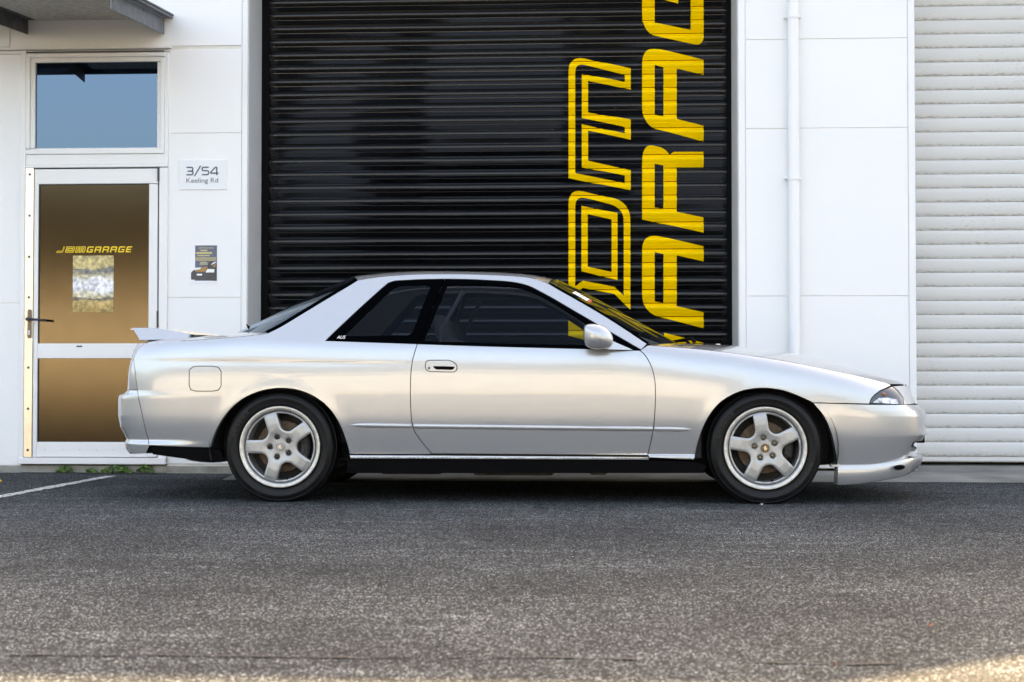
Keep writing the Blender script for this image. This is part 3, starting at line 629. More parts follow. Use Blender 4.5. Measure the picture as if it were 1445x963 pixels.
for a_, b_, c_, d_ in [(390, 215, 510, 235), (315, 252, 590, 285), (330, 303, 550, 322), (390, 420, 500, 435), (375, 448, 525, 465)] + [(305, 342 + 13 * k, 660 - 20 * (k == 4), 349 + 13 * k) for k in range(5)]: fprint(q4(a_, b_, c_, d_), 'flyer_gold', 1)
fprint([(232, 720), (672, 745), (672, 470), (600, 400), (545, 410), (490, 500), (300, 540), (232, 600)], 'flyer_dark', 1)
fprint([(300, 585), (470, 590), (520, 500), (400, 520), (300, 545)], 'flyer_orange', 2); fprint([(285, 560), (380, 545), (410, 515), (300, 520)], 'white_print', 3); fprint([(480, 600), (625, 600), (630, 545), (510, 540)], 'white_print', 3)
fprint(q4(330, 622, 420, 652), 'white_print', 3); fprint([(570, 478), (660, 430), (640, 418), (590, 445)], 'white_print', 3); fprint([(600, 510), (650, 500), (650, 455), (620, 470)], 'flyer_orange', 3)
# small logo on the door glass, letters drawn as outlines / solids
lg = empty('door_lettering', (X(132), WY, Z(352, 132)), 'yellow JDMGARAGE lettering on the bronze entry door glass', 'lettering')
def lp(q): return (X(70 + q[0] / 11.115), Z(335 + q[1] / 11.115, 132))
y0_, y1_ = 240, 146
def it(u, v): return (u + 26 * v, y0_ + (y1_ - y0_) * v)
def lsolid(regs, ox, wd):
    for loops in regs:
        LL = [resample([lp(it(ox + u * wd, v)) for u, v in l], 0.5) for l in loops]; V, T, _ = tri_region(LL)
        pyd('letter', [(p[0], WY - 0.0028, p[1]) for p in V], T, 'gold_print', lg, None, True)
t = 0.22
gA = [[(0, 0), (t, 0), (t, .36), (1 - t, .36), (1 - t, 0), (1, 0), (1, .85), (.88, 1), (.12, 1), (0, .85)], [(t, .54), (t, .80), (1 - t, .80), (1 - t, .54)]]
gR = [[(0, 0), (t, 0), (t, .36), (1 - t, .36), (1 - t, 0), (1, 0), (1, .38), (.93, .45), (1, .54), (1, .85), (.88, 1), (.12, 1), (0, .85)], [(t, .54), (t, .80), (1 - t, .80), (1 - t, .54)]]
gG = [[(.1, 0), (1, 0), (1, .55), (.5, .55), (.5, .37), (.80, .37), (.80, .2), (t, .2), (t, .8), (1, .8), (1, 1), (.1, 1), (0, .88), (0, .12)]]
gE = [[(0, 0), (1, 0), (1, .2), (t, .2), (t, .4), (.9, .4), (.9, .58), (t, .58), (t, .8), (1, .8), (1, 1), (.1, 1), (0, .88)]]
gD = [[(0, 0), (.9, 0), (1, .12), (1, .88), (.9, 1), (0, 1)], [(.11, .13), (.11, .87), (.85, .87), (.89, .8), (.89, .2), (.85, .13)]]
gDi = [[(.2, .26), (.8, .26), (.8, .74), (.2, .74)], [(.31, .4), (.31, .6), (.69, .6), (.69, .4)]]
gM = [[(0, 0), (.28, 0), (.28, .72), (.36, .72), (.36, 0), (.64, 0), (.64, .72), (.72, .72), (.72, 0), (1, 0), (1, .9), (.92, 1), (.0, 1)], [(.09, .1), (.09, .88), (.88, .88), (.91, .84), (.91, .1), (.81, .1), (.81, .8), (.55, .8), (.55, .1), (.45, .1), (.45, .8), (.19, .8), (.19, .1)]]
gJ = [[(0, 0), (.85, 0), (1, .2), (1, 1), (.82, 1), (.82, .3), (.05, .3), (0, .2)], [(.06, .1), (.08, .2), (.86, .2), (.9, .3), (.9, .9), (.95, .9), (.95, .24), (.84, .1)]]
lsolid([gJ], 97, 108); lsolid([gD, gDi], 233, 138); lsolid([gM], 390, 150)
for k, g in enumerate([gG, gA, gR, gA, gG, gE]): lsolid([g], 566 + k * 123.5, 98 if k < 5 else 82)

# ---- weeds along the plinth
def weed(px0, px1, py0, n, label):
    x0, x1 = X(px0), X(px1); hz_ = Z(py0, 150) ; bm = bmesh.new(); cx = (x0 + x1) / 2
    for i in range(n):
        x = random.uniform(x0, x1); y = WY - random.uniform(0.005, 0.05); z = 0.004 + random.random() ** 0.7 * (hz_ - 0.01) * (1 - 0.75 * abs(2 * (x - cx) / (x1 - x0)) ** 2); s = random.uniform(0.007, 0.019)
        a_ = random.uniform(0, 6.28); ti = random.uniform(-0.4, 1.0); d = Vector((math.cos(a_) * math.cos(ti), math.sin(a_) * math.cos(ti) * 0.7 - 0.2, math.sin(ti))).normalized() * s; sd = d.orthogonal().normalized() * s * random.uniform(0.35, 0.6); c_ = Vector((x, y, z))
        vs_ = [bm.verts.new(c_ - d), bm.verts.new(c_ + sd), bm.verts.new(c_ + d), bm.verts.new(c_ - sd)]; bm.faces.new(vs_)
    for i in range(max(3, n // 40)):
        x = random.uniform(x0, x1) * 0.6 + cx * 0.4; tube_bm(bm, [(x, WY - 0.012, 0), (x + random.uniform(-.01, .01), WY - 0.025, hz_ * random.uniform(0.5, 0.95))], [0.002, 0.001], 4)
    tag(bm_obj('weed', bm, 'weed', None, None), label, 'weed', 'weeds along the foot of the wall')
weed(84, 105, 656, 70, 'leafy green weed at the wall foot, furthest left under the entry door')
weed(125, 138, 659.5, 30, 'smallest sparse weed at the wall foot under the entry door')
weed(147, 188, 655, 150, 'widest green weed clump at the wall foot under the entry door')
weed(196, 219, 654, 80, 'green weed at the wall foot closest to the car tail')

# ================================================================== CAR
CX, CY = -0.356, 8.51
car = empty('coupe_car', (CX, CY, 0), 'silver two-door coupe with five-spoke wheels and rear wing parked before the black roller door', 'car')
plan = np.array([(-2.335, 0), (-2.331, .25), (-2.314, .47), (-2.278, .63), (-2.205, .73), (-2.06, .787), (-1.8, .825), (-1.4, .843), (-.9, .8475), (-.4, .8475), (.1, .8475), (.6, .8475), (1.0, .846), (1.35, .838), (1.62, .820), (1.84, .790), (2.01, .745), (2.12, .69), (2.195, .60), (2.243, .48), (2.278, .27), (2.289, 0)])
def catmull(P, n=60):
    P = np.vstack([2 * P[0] - P[1], P, 2 * P[-1] - P[-2]]); P[0] = (P[1][0], 0) * np.array([1, 1]) - (np.array([0, P[2][1]])) + np.array([P[2][0] - P[1][0], 0]); P[-1] = (P[-3][0], -P[-3][1]); out = []
    for i in range(1, len(P) - 2):
        p0, p1, p2, p3 = P[i - 1:i + 3]
        for j in range(n):
            t = j / n; out.append(0.5 * (2 * p1 + (p2 - p0) * t + (2 * p0 - 5 * p1 + 4 * p2 - p3) * t * t + (3 * p1 - p0 - 3 * p2 + p3) * t ** 3))
    out.append(P[-2]); return np.array(out)
pc = catmull(plan); ds = np.r_[0, np.cumsum(np.linalg.norm(np.diff(pc, axis=0), axis=1))]
SL = ds[-1]; SS = np.linspace(0, SL, 1600); PX = np.interp(SS, ds, pc[:, 0]); PYh = np.interp(SS, ds, pc[:, 1])
def smo(a, k, ends):
    ker = np.hanning(2 * k + 3)[1:-1]; ker /= ker.sum()
    if ends == 'odd': e = np.r_[2 * a[0] - a[k:0:-1], a, 2 * a[-1] - a[-2:-k - 2:-1]]
    else: e = np.r_[a[k:0:-1], a, a[-2:-k - 2:-1]]
    return np.convolve(e, ker, 'valid')
PX = smo(PX, 22, 'even'); PYh = smo(PYh, 22, 'odd')
gx_, gy_ = np.gradient(PX, SS), np.gradient(PYh, SS); gl_ = np.hypot(gx_, gy_); NX, NY = -gy_ / gl_, gx_ / gl_
def lx(px, Y=7.67): return float(un(px, 560, Y)[0]) - CX
def lz(py, px=700, Y=7.67): return float(un(px, py, Y)[2])
# crest (shoulder) line
_cx = [(120, 492), (190, 487), (230, 482), (290, 479), (345, 475.5), (460, 481), (590, 485), (740, 487), (860, 486), (913, 487), (1025, 497), (1132, 514), (1220, 533), (1257, 543), (1300, 553), (1360, 566)]
CXX = np.array([lx(a_) for a_, b_ in _cx]); CZZ = np.array([lz(b_, a_) for a_, b_ in _cx])
CXg = np.linspace(CXX[0], CXX[-1], 600); CZg = smo(np.interp(CXg, CXX, CZZ), 16, 'odd')
Ax = np.array([lx(a_) for a_ in (180, 420, 600, 860, 1000, 1250)]); Av = np.array([.60, .48, .42, .50, .85, .95])
arch = {}
RA = [(297, 632), (301, 618), (308, 602), (318, 586), (332, 571), (350, 559), (372, 551), (397, 548), (422, 551), (444, 560), (462, 574), (475, 591), (484, 610), (490, 628), (493, 641)]
FA = [(980, 649), (983, 632), (990, 609), (1002, 585), (1019, 566), (1045, 552.5), (1074, 548), (1103.5, 551), (1130, 560.5), (1147, 568.5), (1163, 588), (1173, 611.5), (1179, 638), (1181, 656)]
WXR, WXF, WZ = lx(393), lx(1081), 0.30
def archdist(x, z):
    d = np.full(np.shape(x), 9.0)
    for xc in (WXR, WXF):
        dx_, dz_ = x - xc, z - WZ; ang = np.abs(np.arctan2(dz_, np.abs(dx_) + 1e-9)); rr = np.hypot(dx_, dz_); ra = 0.372 - 0.052 * np.sin(np.clip(ang, 0, 1.58)) * (dz_ > 0)
        d = np.minimum(d, np.abs(rr - ra) + 10 * (dz_ < -0.12))
    return d
sst = lambda a_, b_, t_: (lambda q: q * q * (3 - 2 * q))(np.clip((t_ - a_) / (b_ - a_), 0, 1))
nz = np.array([(.02, .16), (.138, .14), (.21, .10), (.27, .062), (.33, .022), (.362, .0), (.47, .0), (.50, .012), (.525, .040), (.54, .058), (.63, .092), (.70, .15), (.9, .4)])
tz = np.array([(.02, .15), (.24, .10), (.262, .062), (.285, .046), (.315, .041), (.335, .052), (.355, .042), (.405, .012), (.465, .0), (.560, .0), (.578, .006), (.592, .04), (.605, .060), (.71, .068), (.78, .088), (.88, .142), (1.0, .25)])
def Srf(s, z, off=0.0):
    s = np.asarray(s, float); z = np.asarray(z, float)
    x0 = np.interp(s, SS, PX); y0 = np.interp(s, SS, PYh); nx = np.interp(s, SS, NX); ny = np.interp(s, SS, NY)
    zc = np.interp(x0, CXg, CZg); A = np.interp(x0, Ax, Av); Lc = 0.058; t = zc - z
    shd = np.where(t > 0, A * Lc * np.exp(-np.clip(t, 0, 2) / Lc), A * Lc + 0.50 * (-t) + (A - .5) * Lc * (1 - np.exp(np.clip(t, -2, 0) / Lc)))
    zl = np.interp(x0, [lx(1150), lx(1200)], [.428, .358]); wl = 0.022
    low = 0.135 * wl * np.logaddexp(0, (zl - z) / wl) + 0.05 * np.clip(.62 - z, 0, 1) ** 2
    side = shd + low
    # shoulder crease on the rear quarter, fading into the door
    zk = np.interp(x0, [lx(190), lx(590)], [lz(507.5, 190), lz(512.5, 590)]); ka = 1 - sst(lx(420), lx(680), x0)
    dz = z - zk
    side = side + ka * np.where(dz < 0, 0.085 * 0.045 * np.exp(np.minimum(dz, 0) / 0.045), 0.085 * 0.045) - ka * 0.17 * 0.0065 * np.tanh(dz / 0.0065)
    # sill and rear skirt step out
    win = sst(lx(470), lx(500), x0) * (1 - sst(lx(985), lx(1010), x0)); side = side - win * 0.012 * (1 - sst(.252, .264, z))
    rk = 1 - sst(lx(215), lx(300), x0); side = side - rk * 0.013 * (1 - sst(.305, .338, z))
    # fender lips
    side = side - 0.002 * np.exp(-(archdist(x0, z) / 0.04) ** 2) * (z < .75)
    end = np.where(x0 > 0, np.interp(z, nz[:, 0], nz[:, 1]), np.interp(z, tz[:, 0], tz[:, 1]))
    wgt = nx ** 2; I = side * (1 - wgt) + end * wgt - off
    return np.stack([x0 - nx * I, -(y0 - ny * I), z], -1)
def Nrm(s, z):
    h = 0.0025; a_ = Srf(np.clip(s + h, 0, SL), z) - Srf(np.clip(s - h, 0, SL), z); b_ = Srf(s, z + h) - Srf(s, z - h)
    n = np.cross(a_, b_); return n / (np.linalg.norm(n, axis=-1, keepdims=True) + 1e-12)
CO = np.array([CX, CY, 0.0])
def solve(pxs, off=0.0):
    out = []
    for px, py in pxs:
        p = un(px, py, 7.70); m_ = (PYh > 0.45); s = float(np.interp(p[0] - CX, PX[m_], SS[m_])); z = float(p[2])
        for _ in range(40):
            f0 = proj(Srf(s, z, off) + CO) - (px, py)
            if np.hypot(*f0) < 0.02: break
            h = 0.002; J = np.stack([(proj(Srf(s + h, z, off) + CO) - (px, py) - f0) / h, (proj(Srf(s, z + h, off) + CO) - (px, py) - f0) / h], 1)
            d = np.linalg.solve(J.T @ J + np.eye(2) * 20, J.T @ f0); d = np.clip(d, -.05, .05); s = float(np.clip(s - d[0], 0.0, SL)); z = float(np.clip(z - d[1], .08, 1.45))
        out.append((s, z))
    return out
def panel(name, loops, m, parent=None, gap=0.0022, off=0.0, fl=0.02, gx=0.022, gz=0.009, far=True, hole_gap=None):
    LL = []
    for i, l in enumerate(loops):
        r = resample(l, 0.012); g = gap if i == 0 else -(gap if hole_gap is None else hole_gap); LL.append(inset(r, g) if g else r)
    V, T, lids = tri_region(LL, gx, gz)
    P = Srf(V[:, 0], V[:, 1], off); N = Nrm(V[:, 0], V[:, 1])
    Vs = [P]; Ns = [N]; Fs = [T]; base = len(P)
    if fl:
        for lid in lids:
            k = len(lid); a_ = P[lid]; b_ = a_ - N[lid] * fl; q = V[lid]; t_ = np.roll(a_, -1, 0) - np.roll(a_, 1, 0); t_ /= np.linalg.norm(t_, axis=1, keepdims=True) + 1e-12
            fn = np.cross(t_, N[lid]); fn *= (1 if area(q) > 0 else 1)
            Vs += [a_, b_]; Ns += [fn, fn]; i = np.arange(k); j = (i + 1) % k
            ccw = area(q) > 0
            Q = np.stack([base + i, base + k + i, base + k + j, base + j], 1) if ccw == (lid is lids[0]) else np.stack([base + j, base + k + j, base + k + i, base + i], 1)
            Fs.append(Q); base += 2 * k
    Vv = np.vstack(Vs); Nn = np.vstack(Ns); F = [tuple(f) for part in Fs for f in part]
    res = []
    for sgn in ((1, -1) if far else (1,)):
        me = bpy.data.meshes.new(name); VV = Vv * (1, sgn, 1); NN = Nn * (1, sgn, 1); FF = F if sgn == 1 else [f[::-1] for f in F]
        me.from_pydata(VV.tolist(), [], [tuple(map(int, f)) for f in FF]); me.update()
        me.polygons.foreach_set('use_smooth', [True] * len(me.polygons)); me.normals_split_custom_set_from_vertices(NN.tolist())
        par = parent[0 if sgn == 1 else 1] if isinstance(parent, (list, tuple)) else (parent or car)
        res.append(link(name, me, m, par))
    return res if far else res[0]
def s_at_y(y, front): # arc position where the plan half width is y, near either end
    i = np.where((PX > 0) if front else (PX < 0))[0]; j = i[np.argmin(np.abs(PYh[i] - y))]; return float(SS[j])

# --- outlines (picture coordinates)
door_l = [(589, 485.5), (584.7, 499), (581.5, 512), (580, 525), (579, 552), (579.6, 575), (581.5, 597), (585, 609), (591, 618), (599, 628.5), (609.5, 640.5)]
door_r = [(914, 642.8), (918, 625), (921.6, 608), (924, 583), (925, 560.6), (924.3, 540), (921, 523), (914.5, 508), (908, 499), (903, 494.8)]
belt = [(893.6, 494.7), (812, 492), (728, 490), (644, 487.5)]
trim_top = [(903, 493), (860, 468), (812, 440), (783, 423), (762, 411.5), (748, 404.5), (734, 400.3), (716, 397.5), (700, 396.4), (664, 394.6), (628, 394)]
screen_edge = [(913, 485.5), (880, 463.5), (852, 445.7), (815, 424), (790, 410), (774, 400.5)]
roof_edge = [(774, 400.2), (757, 394.3), (742, 391.4), (720, 389.4), (700, 388.4), (664, 387.2), (628, 386.8), (590, 387.2), (557, 389), (530, 391.6), (505, 395.5)]
rear_edge = [(505, 396), (470, 417), (430, 441), (395, 462), (378, 470.5)]
deck_edge = [(378, 470.5), (345, 474.5), (290, 479), (240, 482), (204, 484.5)]
tail_edge = [(204, 484.5), (195, 493), (188.5, 507.5), (190.8, 524), (194, 550.5)]
shut_rb = [(194, 550.5), (200, 582), (206.6, 611), (210.5, 630)]
fuel = [(267, 523), (272, 518), (280, 517), (300, 517), (308, 518.5), (312, 524), (312, 545), (308, 551), (300, 552.3), (276, 552.3), (269, 550), (267, 544)]
handle = [(600.3, 514), (602, 510), (606, 508.6), (633, 508.6), (640, 511), (644.5, 516), (645.3, 520), (643.5, 523.5), (640, 525.4), (606, 524.6), (602, 522.5), (600.3, 519)]
qwin = [(590, 484.8), (459.5, 481), (480, 461), (510, 433), (540, 406), (548, 399.5), (557, 396.6), (590, 394.8), (626.5, 394)]
def spl(P, n=4):
    P = np.array(P, float); Q = np.vstack([2 * P[0] - P[1], P, 2 * P[-1] - P[-2]]); out = []
    for i in range(1, len(Q) - 2):
        p0, p1, p2, p3 = Q[i - 1:i + 3]; d1, d0, d2 = [max(1e-6, np.linalg.norm(q)) ** 0.5 for q in (p2 - p1, p1 - p0, p3 - p2)]
        m1 = (p2 - p1) + d1 * ((p1 - p0) / d0 - (p2 - p0) / (d0 + d1)); m2 = (p2 - p1) + d1 * ((p3 - p2) / d2 - (p3 - p1) / (d1 + d2))
        for j in range(n): t = j / n; out.append((2 * t ** 3 - 3 * t * t + 1) * p1 + (t ** 3 - 2 * t * t + t) * m1 + (-2 * t ** 3 + 3 * t * t) * p2 + (t ** 3 - t * t) * m2)
    out.append(P[-1]); return [tuple(q) for q in out]
FA_up = FA[:10]; FA_lo = FA[9:]
S_ = {k: solve(spl(v) if k in ('dl', 'dr', 'tt', 'se', 're', 'rr', 'de', 'ra') else v) for k, v in dict(dl=door_l, dr=door_r, belt=belt, tt=trim_top, se=screen_edge, re=roof_edge, rr=rear_edge, de=deck_edge, te=tail_edge, sb=shut_rb, fuel=fuel, hd=handle, qw=qwin, ra=RA).items()}
FAu, FAl = solve(spl(FA_up)), solve(spl(FA_lo))
fa_full = solve(spl(FA))
inner = S_['tt'][::-1]   # from (628,394) to (903,493)
quarter = S_['sb'][::-1][:0] + S_['ra'] + solve([(500, 641.2), (609, 641.4)]) + S_['dl'][::-1] + S_['qw'][1:] + S_['tt'][::-1][1:] + solve([(905, 494)]) + S_['se'] + S_['re'][1:] + S_['rr'][1:] + S_['de'][1:] + S_['te'][1:] + S_['sb'][1:] + solve([(213, 629), (255, 631)])
qp = panel('quarter_panel', [quarter, S_['fuel']], 'paint')
tag(qp[0], 'silver quarter panel with C-pillar and roof rail')
panel('fuel_door', [S_['fuel']], 'paint', gap=0.0022)
door = panel('door', [S_['dl'] + S_['dr'] + S_['belt'], S_['hd']], 'paint')
hood_line = solve(spl([(914, 487.5), (960, 490.5), (1025, 497), (1080, 505), (1132, 514), (1180, 524), (1220, 533), (1243, 539), (1258, 543.5)], 2))
lamp_edge = solve([(1258, 543.5), (1242, 551.5), (1234, 557.5), (1229.5, 562.5), (1226.6, 570.3)])
fend = S_['dr'] + hood_line + lamp_edge[1:] + FAu[::-1] + solve([(950, 648), (916.5, 646.3)])
panel('fender', [fend], 'paint')
crest = [(float(s_), float(np.interp(np.interp(s_, SS, PX), CXg, CZg)) - .035) for s_ in np.linspace(solve([(1220, 560)])[0][0], solve([(215, 560)])[0][0], 60)]
panel('inner_structure', [solve([(218, 622)]) + S_['ra'] + solve([(505, 638), (970, 645)]) + fa_full + solve([(1200, 640), (1215, 580)]) + crest], 'under', gap=0.0, off=-0.03, fl=0, gx=0.06, gz=0.04)
# sill, black skirt
panel('sill', [solve([(493.5, 642.5), (609, 643.0), (915, 645.2), (915, 649), (609, 647.6), (494.5, 647.2)])], 'paint', gap=0.0006, gz=0.004)
panel('side_skirt', [solve([(490, 648.0), (609, 648.4), (915, 650), (981, 652), (997, 657), (994, 668), (488, 668)])], 'plastic', gap=0.0, off=-0.012, gx=0.05, gz=0.02)
panel('rear_valance', [solve([(211, 630.5), (255, 632), (298, 633), (310, 636), (316, 652), (300, 653), (214, 641.5)])], 'plastic', gap=0.0, off=-0.012, gx=0.05, gz=0.02)
# bumpers
s0, s1 = 0.0, SL
sbr = S_['sb']
ztop_rb, zbot_rb = sbr[0][1], .245
rb = [(s0, ztop_rb), *sbr, solve([(206, 640.5)])[0], (s_at_y(.7, False), .250), (s_at_y(.5, False), .240), (s0, .240)]
panel('rear_bumper', [rb], 'paint', gap=0.0015, gz=0.006)
fb_top = solve([(1147.5, 569), (1226.6, 571.2)])
zn = fb_top[-1][1]
fb = [fb_top[0], fb_top[1], (s_at_y(.6, True), zn - .004), (s1, zn - .004), (s1, .205), (s_at_y(.60, True), .205), solve([(1240, 656)])[0], solve([(1181, 657)])[0]] + FAl[::-1][1:-1]
def sy(y): return s_at_y(y, True)
h1 = [(sy(.668), .330), (s1, .330), (s1, .286), (sy(.655), .286), (sy(.672), .308)]; h2 = [(sy(.668), .272), (s1, .272), (s1, .226), (sy(.645), .226), (sy(.67), .25)]
h1[1] = (s1 - .002, .330); h1[2] = (s1 - .002, .286); h2[1] = (s1 - .002, .272); h2[2] = (s1 - .002, .226)
fbo = panel('front_bumper', [fb, h1, h2], 'paint', gap=0.0015, gz=0.007, hole_gap=0.0)
panel('intake_mesh', [[(sy(.69), .338), (s1, .338), (s1, .212), (sy(.67), .212)]], 'plastic', fbo, gap=0, off=-0.03, fl=0)
panel('tail_lamp', [[(s0 + .28, .603), *[(q[0] - .001, q[1]) for q in S_['te'][::-1][:3]], (s_at_y(.6, False), S_['te'][2][1] - .004), (s0 + .28, S_['te'][2][1] - .004)]], 'tail_clear', gap=0.0015, gz=0.02)
panel('tail_panel', [[(s0, .603), (s0 + .278, .603), (s0 + .278, S_['te'][2][1] - .004), (s0, S_['te'][2][1] - .004)]], 'tail_red', gap=0.001, gz=0.02)
boot = panel('boot_panel', [[(s0, S_['te'][2][1]), (s_at_y(.6, False), S_['te'][2][1]), *[(q[0] - .001, q[1]) for q in S_['te'][:3][::-1]], (s0, S_['te'][0][1] + .012)]], 'paint', gap=0.001, gz=0.01)
# head lamps
div = solve([(1259, 544.5), (1269, 553), (1275, 562), (1276.6, 572)])
ind = panel('indicator', [[lamp_edge[4], *reversed([(q[0] - 0, q[1]) for q in div]), *lamp_edge[1:4]]], 'lens_dark', gap=0.004, off=-0.003)
panel('lamp_surround', [[lamp_edge[4], (s_at_y(.28, True), zn), (s_at_y(.30, True), .64), div[0], lamp_edge[0], *lamp_edge[1:4]]], 'trim', gap=0.001, off=-0.007, fl=0)
hl = panel('headlamp', [[div[3], (s_at_y(.30, True), zn + .003), (s_at_y(.32, True), .636), (s_at_y(.52, True), .64), *div[:3]]], 'lens', gap=0.004, off=-0.003)
panel('grille', [[(s_at_y(.27, True), zn), (s1, zn), (s1, .64), (s_at_y(.29, True), .64)]], 'plastic', gap=0.001, off=-0.015)
panel('lamp_reflector', [solve([(1232, 568.5), (1268, 570.5), (1266, 564), (1252, 561.5), (1240, 562)])], 'lens_in', ind, gap=0, off=-0.001, fl=0, gx=.01, gz=.006)
bm = bmesh.new(); c0 = Srf(*solve([(1247, 557)])[0]) ; r = bmesh.ops.create_uvsphere(bm, u_segments=14, v_segments=8, radius=1.0)
for v_ in bm.verts: v_.co = Vector((c0[0] + v_.co.x * .013, c0[1] + 0.004 + v_.co.y * .011, c0[2] + v_.co.z * .011))
bm_obj('bulb', bm, 'amber', ind[0], 60)
# lip spoiler under the front bumper: solid swept round the nose
def sweep(name, ss, sec, m, parent=None, close=True):
    v = []; f = []; k = len(sec(ss[0]))
    for s in ss:
        for z, o in sec(s): v.append(Srf(s, z, o))
    v = np.array(v); q = []
    for i in range(len(ss) - 1):
        for j in range(k): q.append((i * k + j, i * k + (j + 1) % k, (i + 1) * k + (j + 1) % k, (i + 1) * k + j))
    n0 = len(v); far = v * (1, -1, 1); V2 = np.vstack([v, far]); F = [t_[::-1] for t_ in q] + [tuple(n0 + i for i in t_) for t_ in q] + [tuple(range(k)), tuple(n0 + i for i in range(k))[::-1]]
    bm = bmesh.new(); bv = [bm.verts.new(p) for p in V2]
    for t_ in F: bm.faces.new([bv[i] for i in t_])
    bmesh.ops.remove_doubles(bm, verts=bm.verts[:], dist=1e-5); return bm_obj(name, bm, m, parent or car, 40)
sl0 = solve([(1181, 668)])[0][0]
def lipsec(s):
    u = (s - sl0) / (SL - sl0); top = .213 + .034 * sst(.12, .45, u) ; bot = .103 + .085 * sst(0.0, .7, u)
    ex = .05 * float(sst(.2, .62, u))
    return [(top, -.010), (top - .004, .006 + ex), (top - .014, .013 + ex), ((top + bot) / 2, .020 + ex), (bot + .008, .0235 + ex), (bot, .018 + ex), (bot, -.05), (top - .006, -.05)]
lipo = sweep('lip_spoiler', np.linspace(sl0, SL, 46), lipsec, 'paint')
panel('lip_vent', [solve([(1270 + 7.5 * math.cos(2 * math.pi * j / 16), 660.2 - 1.0 * math.cos(2 * math.pi * j / 16) + 3.2 * math.sin(2 * math.pi * j / 16)) for j in range(16)], 0.05)], 'plastic', lipo, gap=0, off=0.05, fl=0.01, gx=.02, gz=.02)
# number plate holder on the nose, tow hook bracket
box('number_plate_holder', (2.26, -0.18, .30), (2.305, 0.18, .40), 'plastic', car, .004)
pl_ = box('number_plate', (2.306, -0.17, .31), (2.312, 0.17, .395), 'white_print', car, .002)

# --- top surfaces, lofted between the side edges and a centre line
def loft(name, E, Cn, m, b=0.3, nu=40, nv=14, off=0.0, gap=0.004, smooth=60, p=2.0, xp=2.0):
    E = np.array(E, float); Cn = np.array(Cn, float)
    def rs(P):
        d = np.r_[0, np.cumsum(np.linalg.norm(np.diff(P, axis=0), axis=1))]; d /= d[-1]; t_ = np.linspace(0, 1, nu); q = np.stack([np.interp(t_, d, P[:, i]) for i in range(3)], 1)
        for i in range(3): q[:, i] = smo(q[:, i], 3, 'odd')
        return q
    E, Cn = rs(E), rs(Cn); v = []
    vs_ = np.linspace(0, 1, nv) ** 0.8; full = np.r_[-vs_[::-1], vs_[1:]]
    for i in range(nu):
        ye = abs(E[i, 1]) - gap
        for t_ in full:
            a_ = abs(t_); d = (1 - b) * a_ ** p + b * a_ ** 10
            v.append((Cn[i, 0] + (E[i, 0] - Cn[i, 0]) * a_ ** xp, ye * t_, Cn[i, 2] + (E[i, 2] - Cn[i, 2]) * d + off))
    k = len(full); f = [(i * k + j, i * k + j + 1, (i + 1) * k + j + 1, (i + 1) * k + j) for i in range(nu - 1) for j in range(k - 1)]
    bm = bmesh.new(); bv = [bm.verts.new(q) for q in v]
    for q in f: bm.faces.new([bv[i] for i in q])
    bmesh.ops.recalc_face_normals(bm, faces=bm.faces[:])
    if sum(fc.normal.z for fc in bm.faces) < 0: bmesh.ops.reverse_faces(bm, faces=bm.faces[:])
    me = bpy.data.meshes.new(name); bm.to_mesh(me); bm.free(); return link(name, me, m, car, smooth)
def edge3(sz, off=0.0): return [Srf(s, z, off) for s, z in sz]
def ctr(pxs, Y=CY, dz=0.0): return [np.array([un(a_, b_, Y)[0] - CX, 0, un(a_, b_, Y)[2] + dz]) for a_, b_ in pxs]
hoodE = edge3(hood_line + [(s_at_y(.62, True), .648), ]); hoodE[-1] = Srf(s_at_y(.60, True), .646)
hood = loft('hood', hoodE, ctr([(975, 486), (1010, 486.5), (1045, 489.5), (1118, 499.8), (1180, 512), (1225, 524.5), (1252, 533.5), (1266, 540.5)]), 'paint', b=0.25, p=2.4)
roof = loft('roof', edge3(S_['re']), ctr([(788, 397.5), (765, 393.2), (742, 390.8), (700, 388.6), (636, 387.2), (583, 387.4), (543, 389.8), (520, 392), (500, 395)]), 'paint', b=0.42, gap=0.0)
scr = loft('windscreen', edge3(S_['se'], -0.004), ctr([(957, 486), (915, 463), (870, 438), (825, 414), (790, 397.5)]), 'screen', b=0.0, gap=0.006, p=2.6)
rwin = loft('rear_window', edge3(S_['rr'], -0.006), ctr([(500, 394.5), (465, 409), (420, 431), (375, 454), (340, 471)]), 'screen', b=0.0, gap=0.03, p=2.4)
deck = loft('boot_lid', edge3(S_['de']), ctr([(338, 471.5), (320, 472.5), (298, 474), (275, 475.5), (252, 477.8), (240, 480.5)]), 'paint', b=0.3)
cowl = loft('cowl', [Srf(hood_line[0][0] - .02, hood_line[0][1] - .035), Srf(hood_line[0][0] + .10, hood_line[0][1] - .035)], ctr([(940, 487), (1000, 488)], dz=-0.02), 'plastic', b=0.1, nu=6)
# rear window black edge strip beside the glass
def strip3(name, pts_a, pts_b, m, parent=None):
    k = len(pts_a); v = [*pts_a, *pts_b]; f = [(i, i + 1, k + i + 1, k + i) for i in range(k - 1)]
    for sg_ in (1, -1):
        pyd(name, np.array(v) * (1, sg_, 1), f if sg_ == 1 else [t_[::-1] for t_ in f], m, parent or car, 60)
rrA = edge3(S_['rr'], -0.003); rrB = [p + np.array([-0.035, 0.07, 0.012]) for p in rrA]
strip3('rear_window_seal', rrA, rrB, 'trim')
seA = edge3(S_['se'], -0.002); seB = [p + np.array([0.014, 0.03, 0.006]) for p in seA]
strip3('windscreen_seal', seA, seB, 'trim')
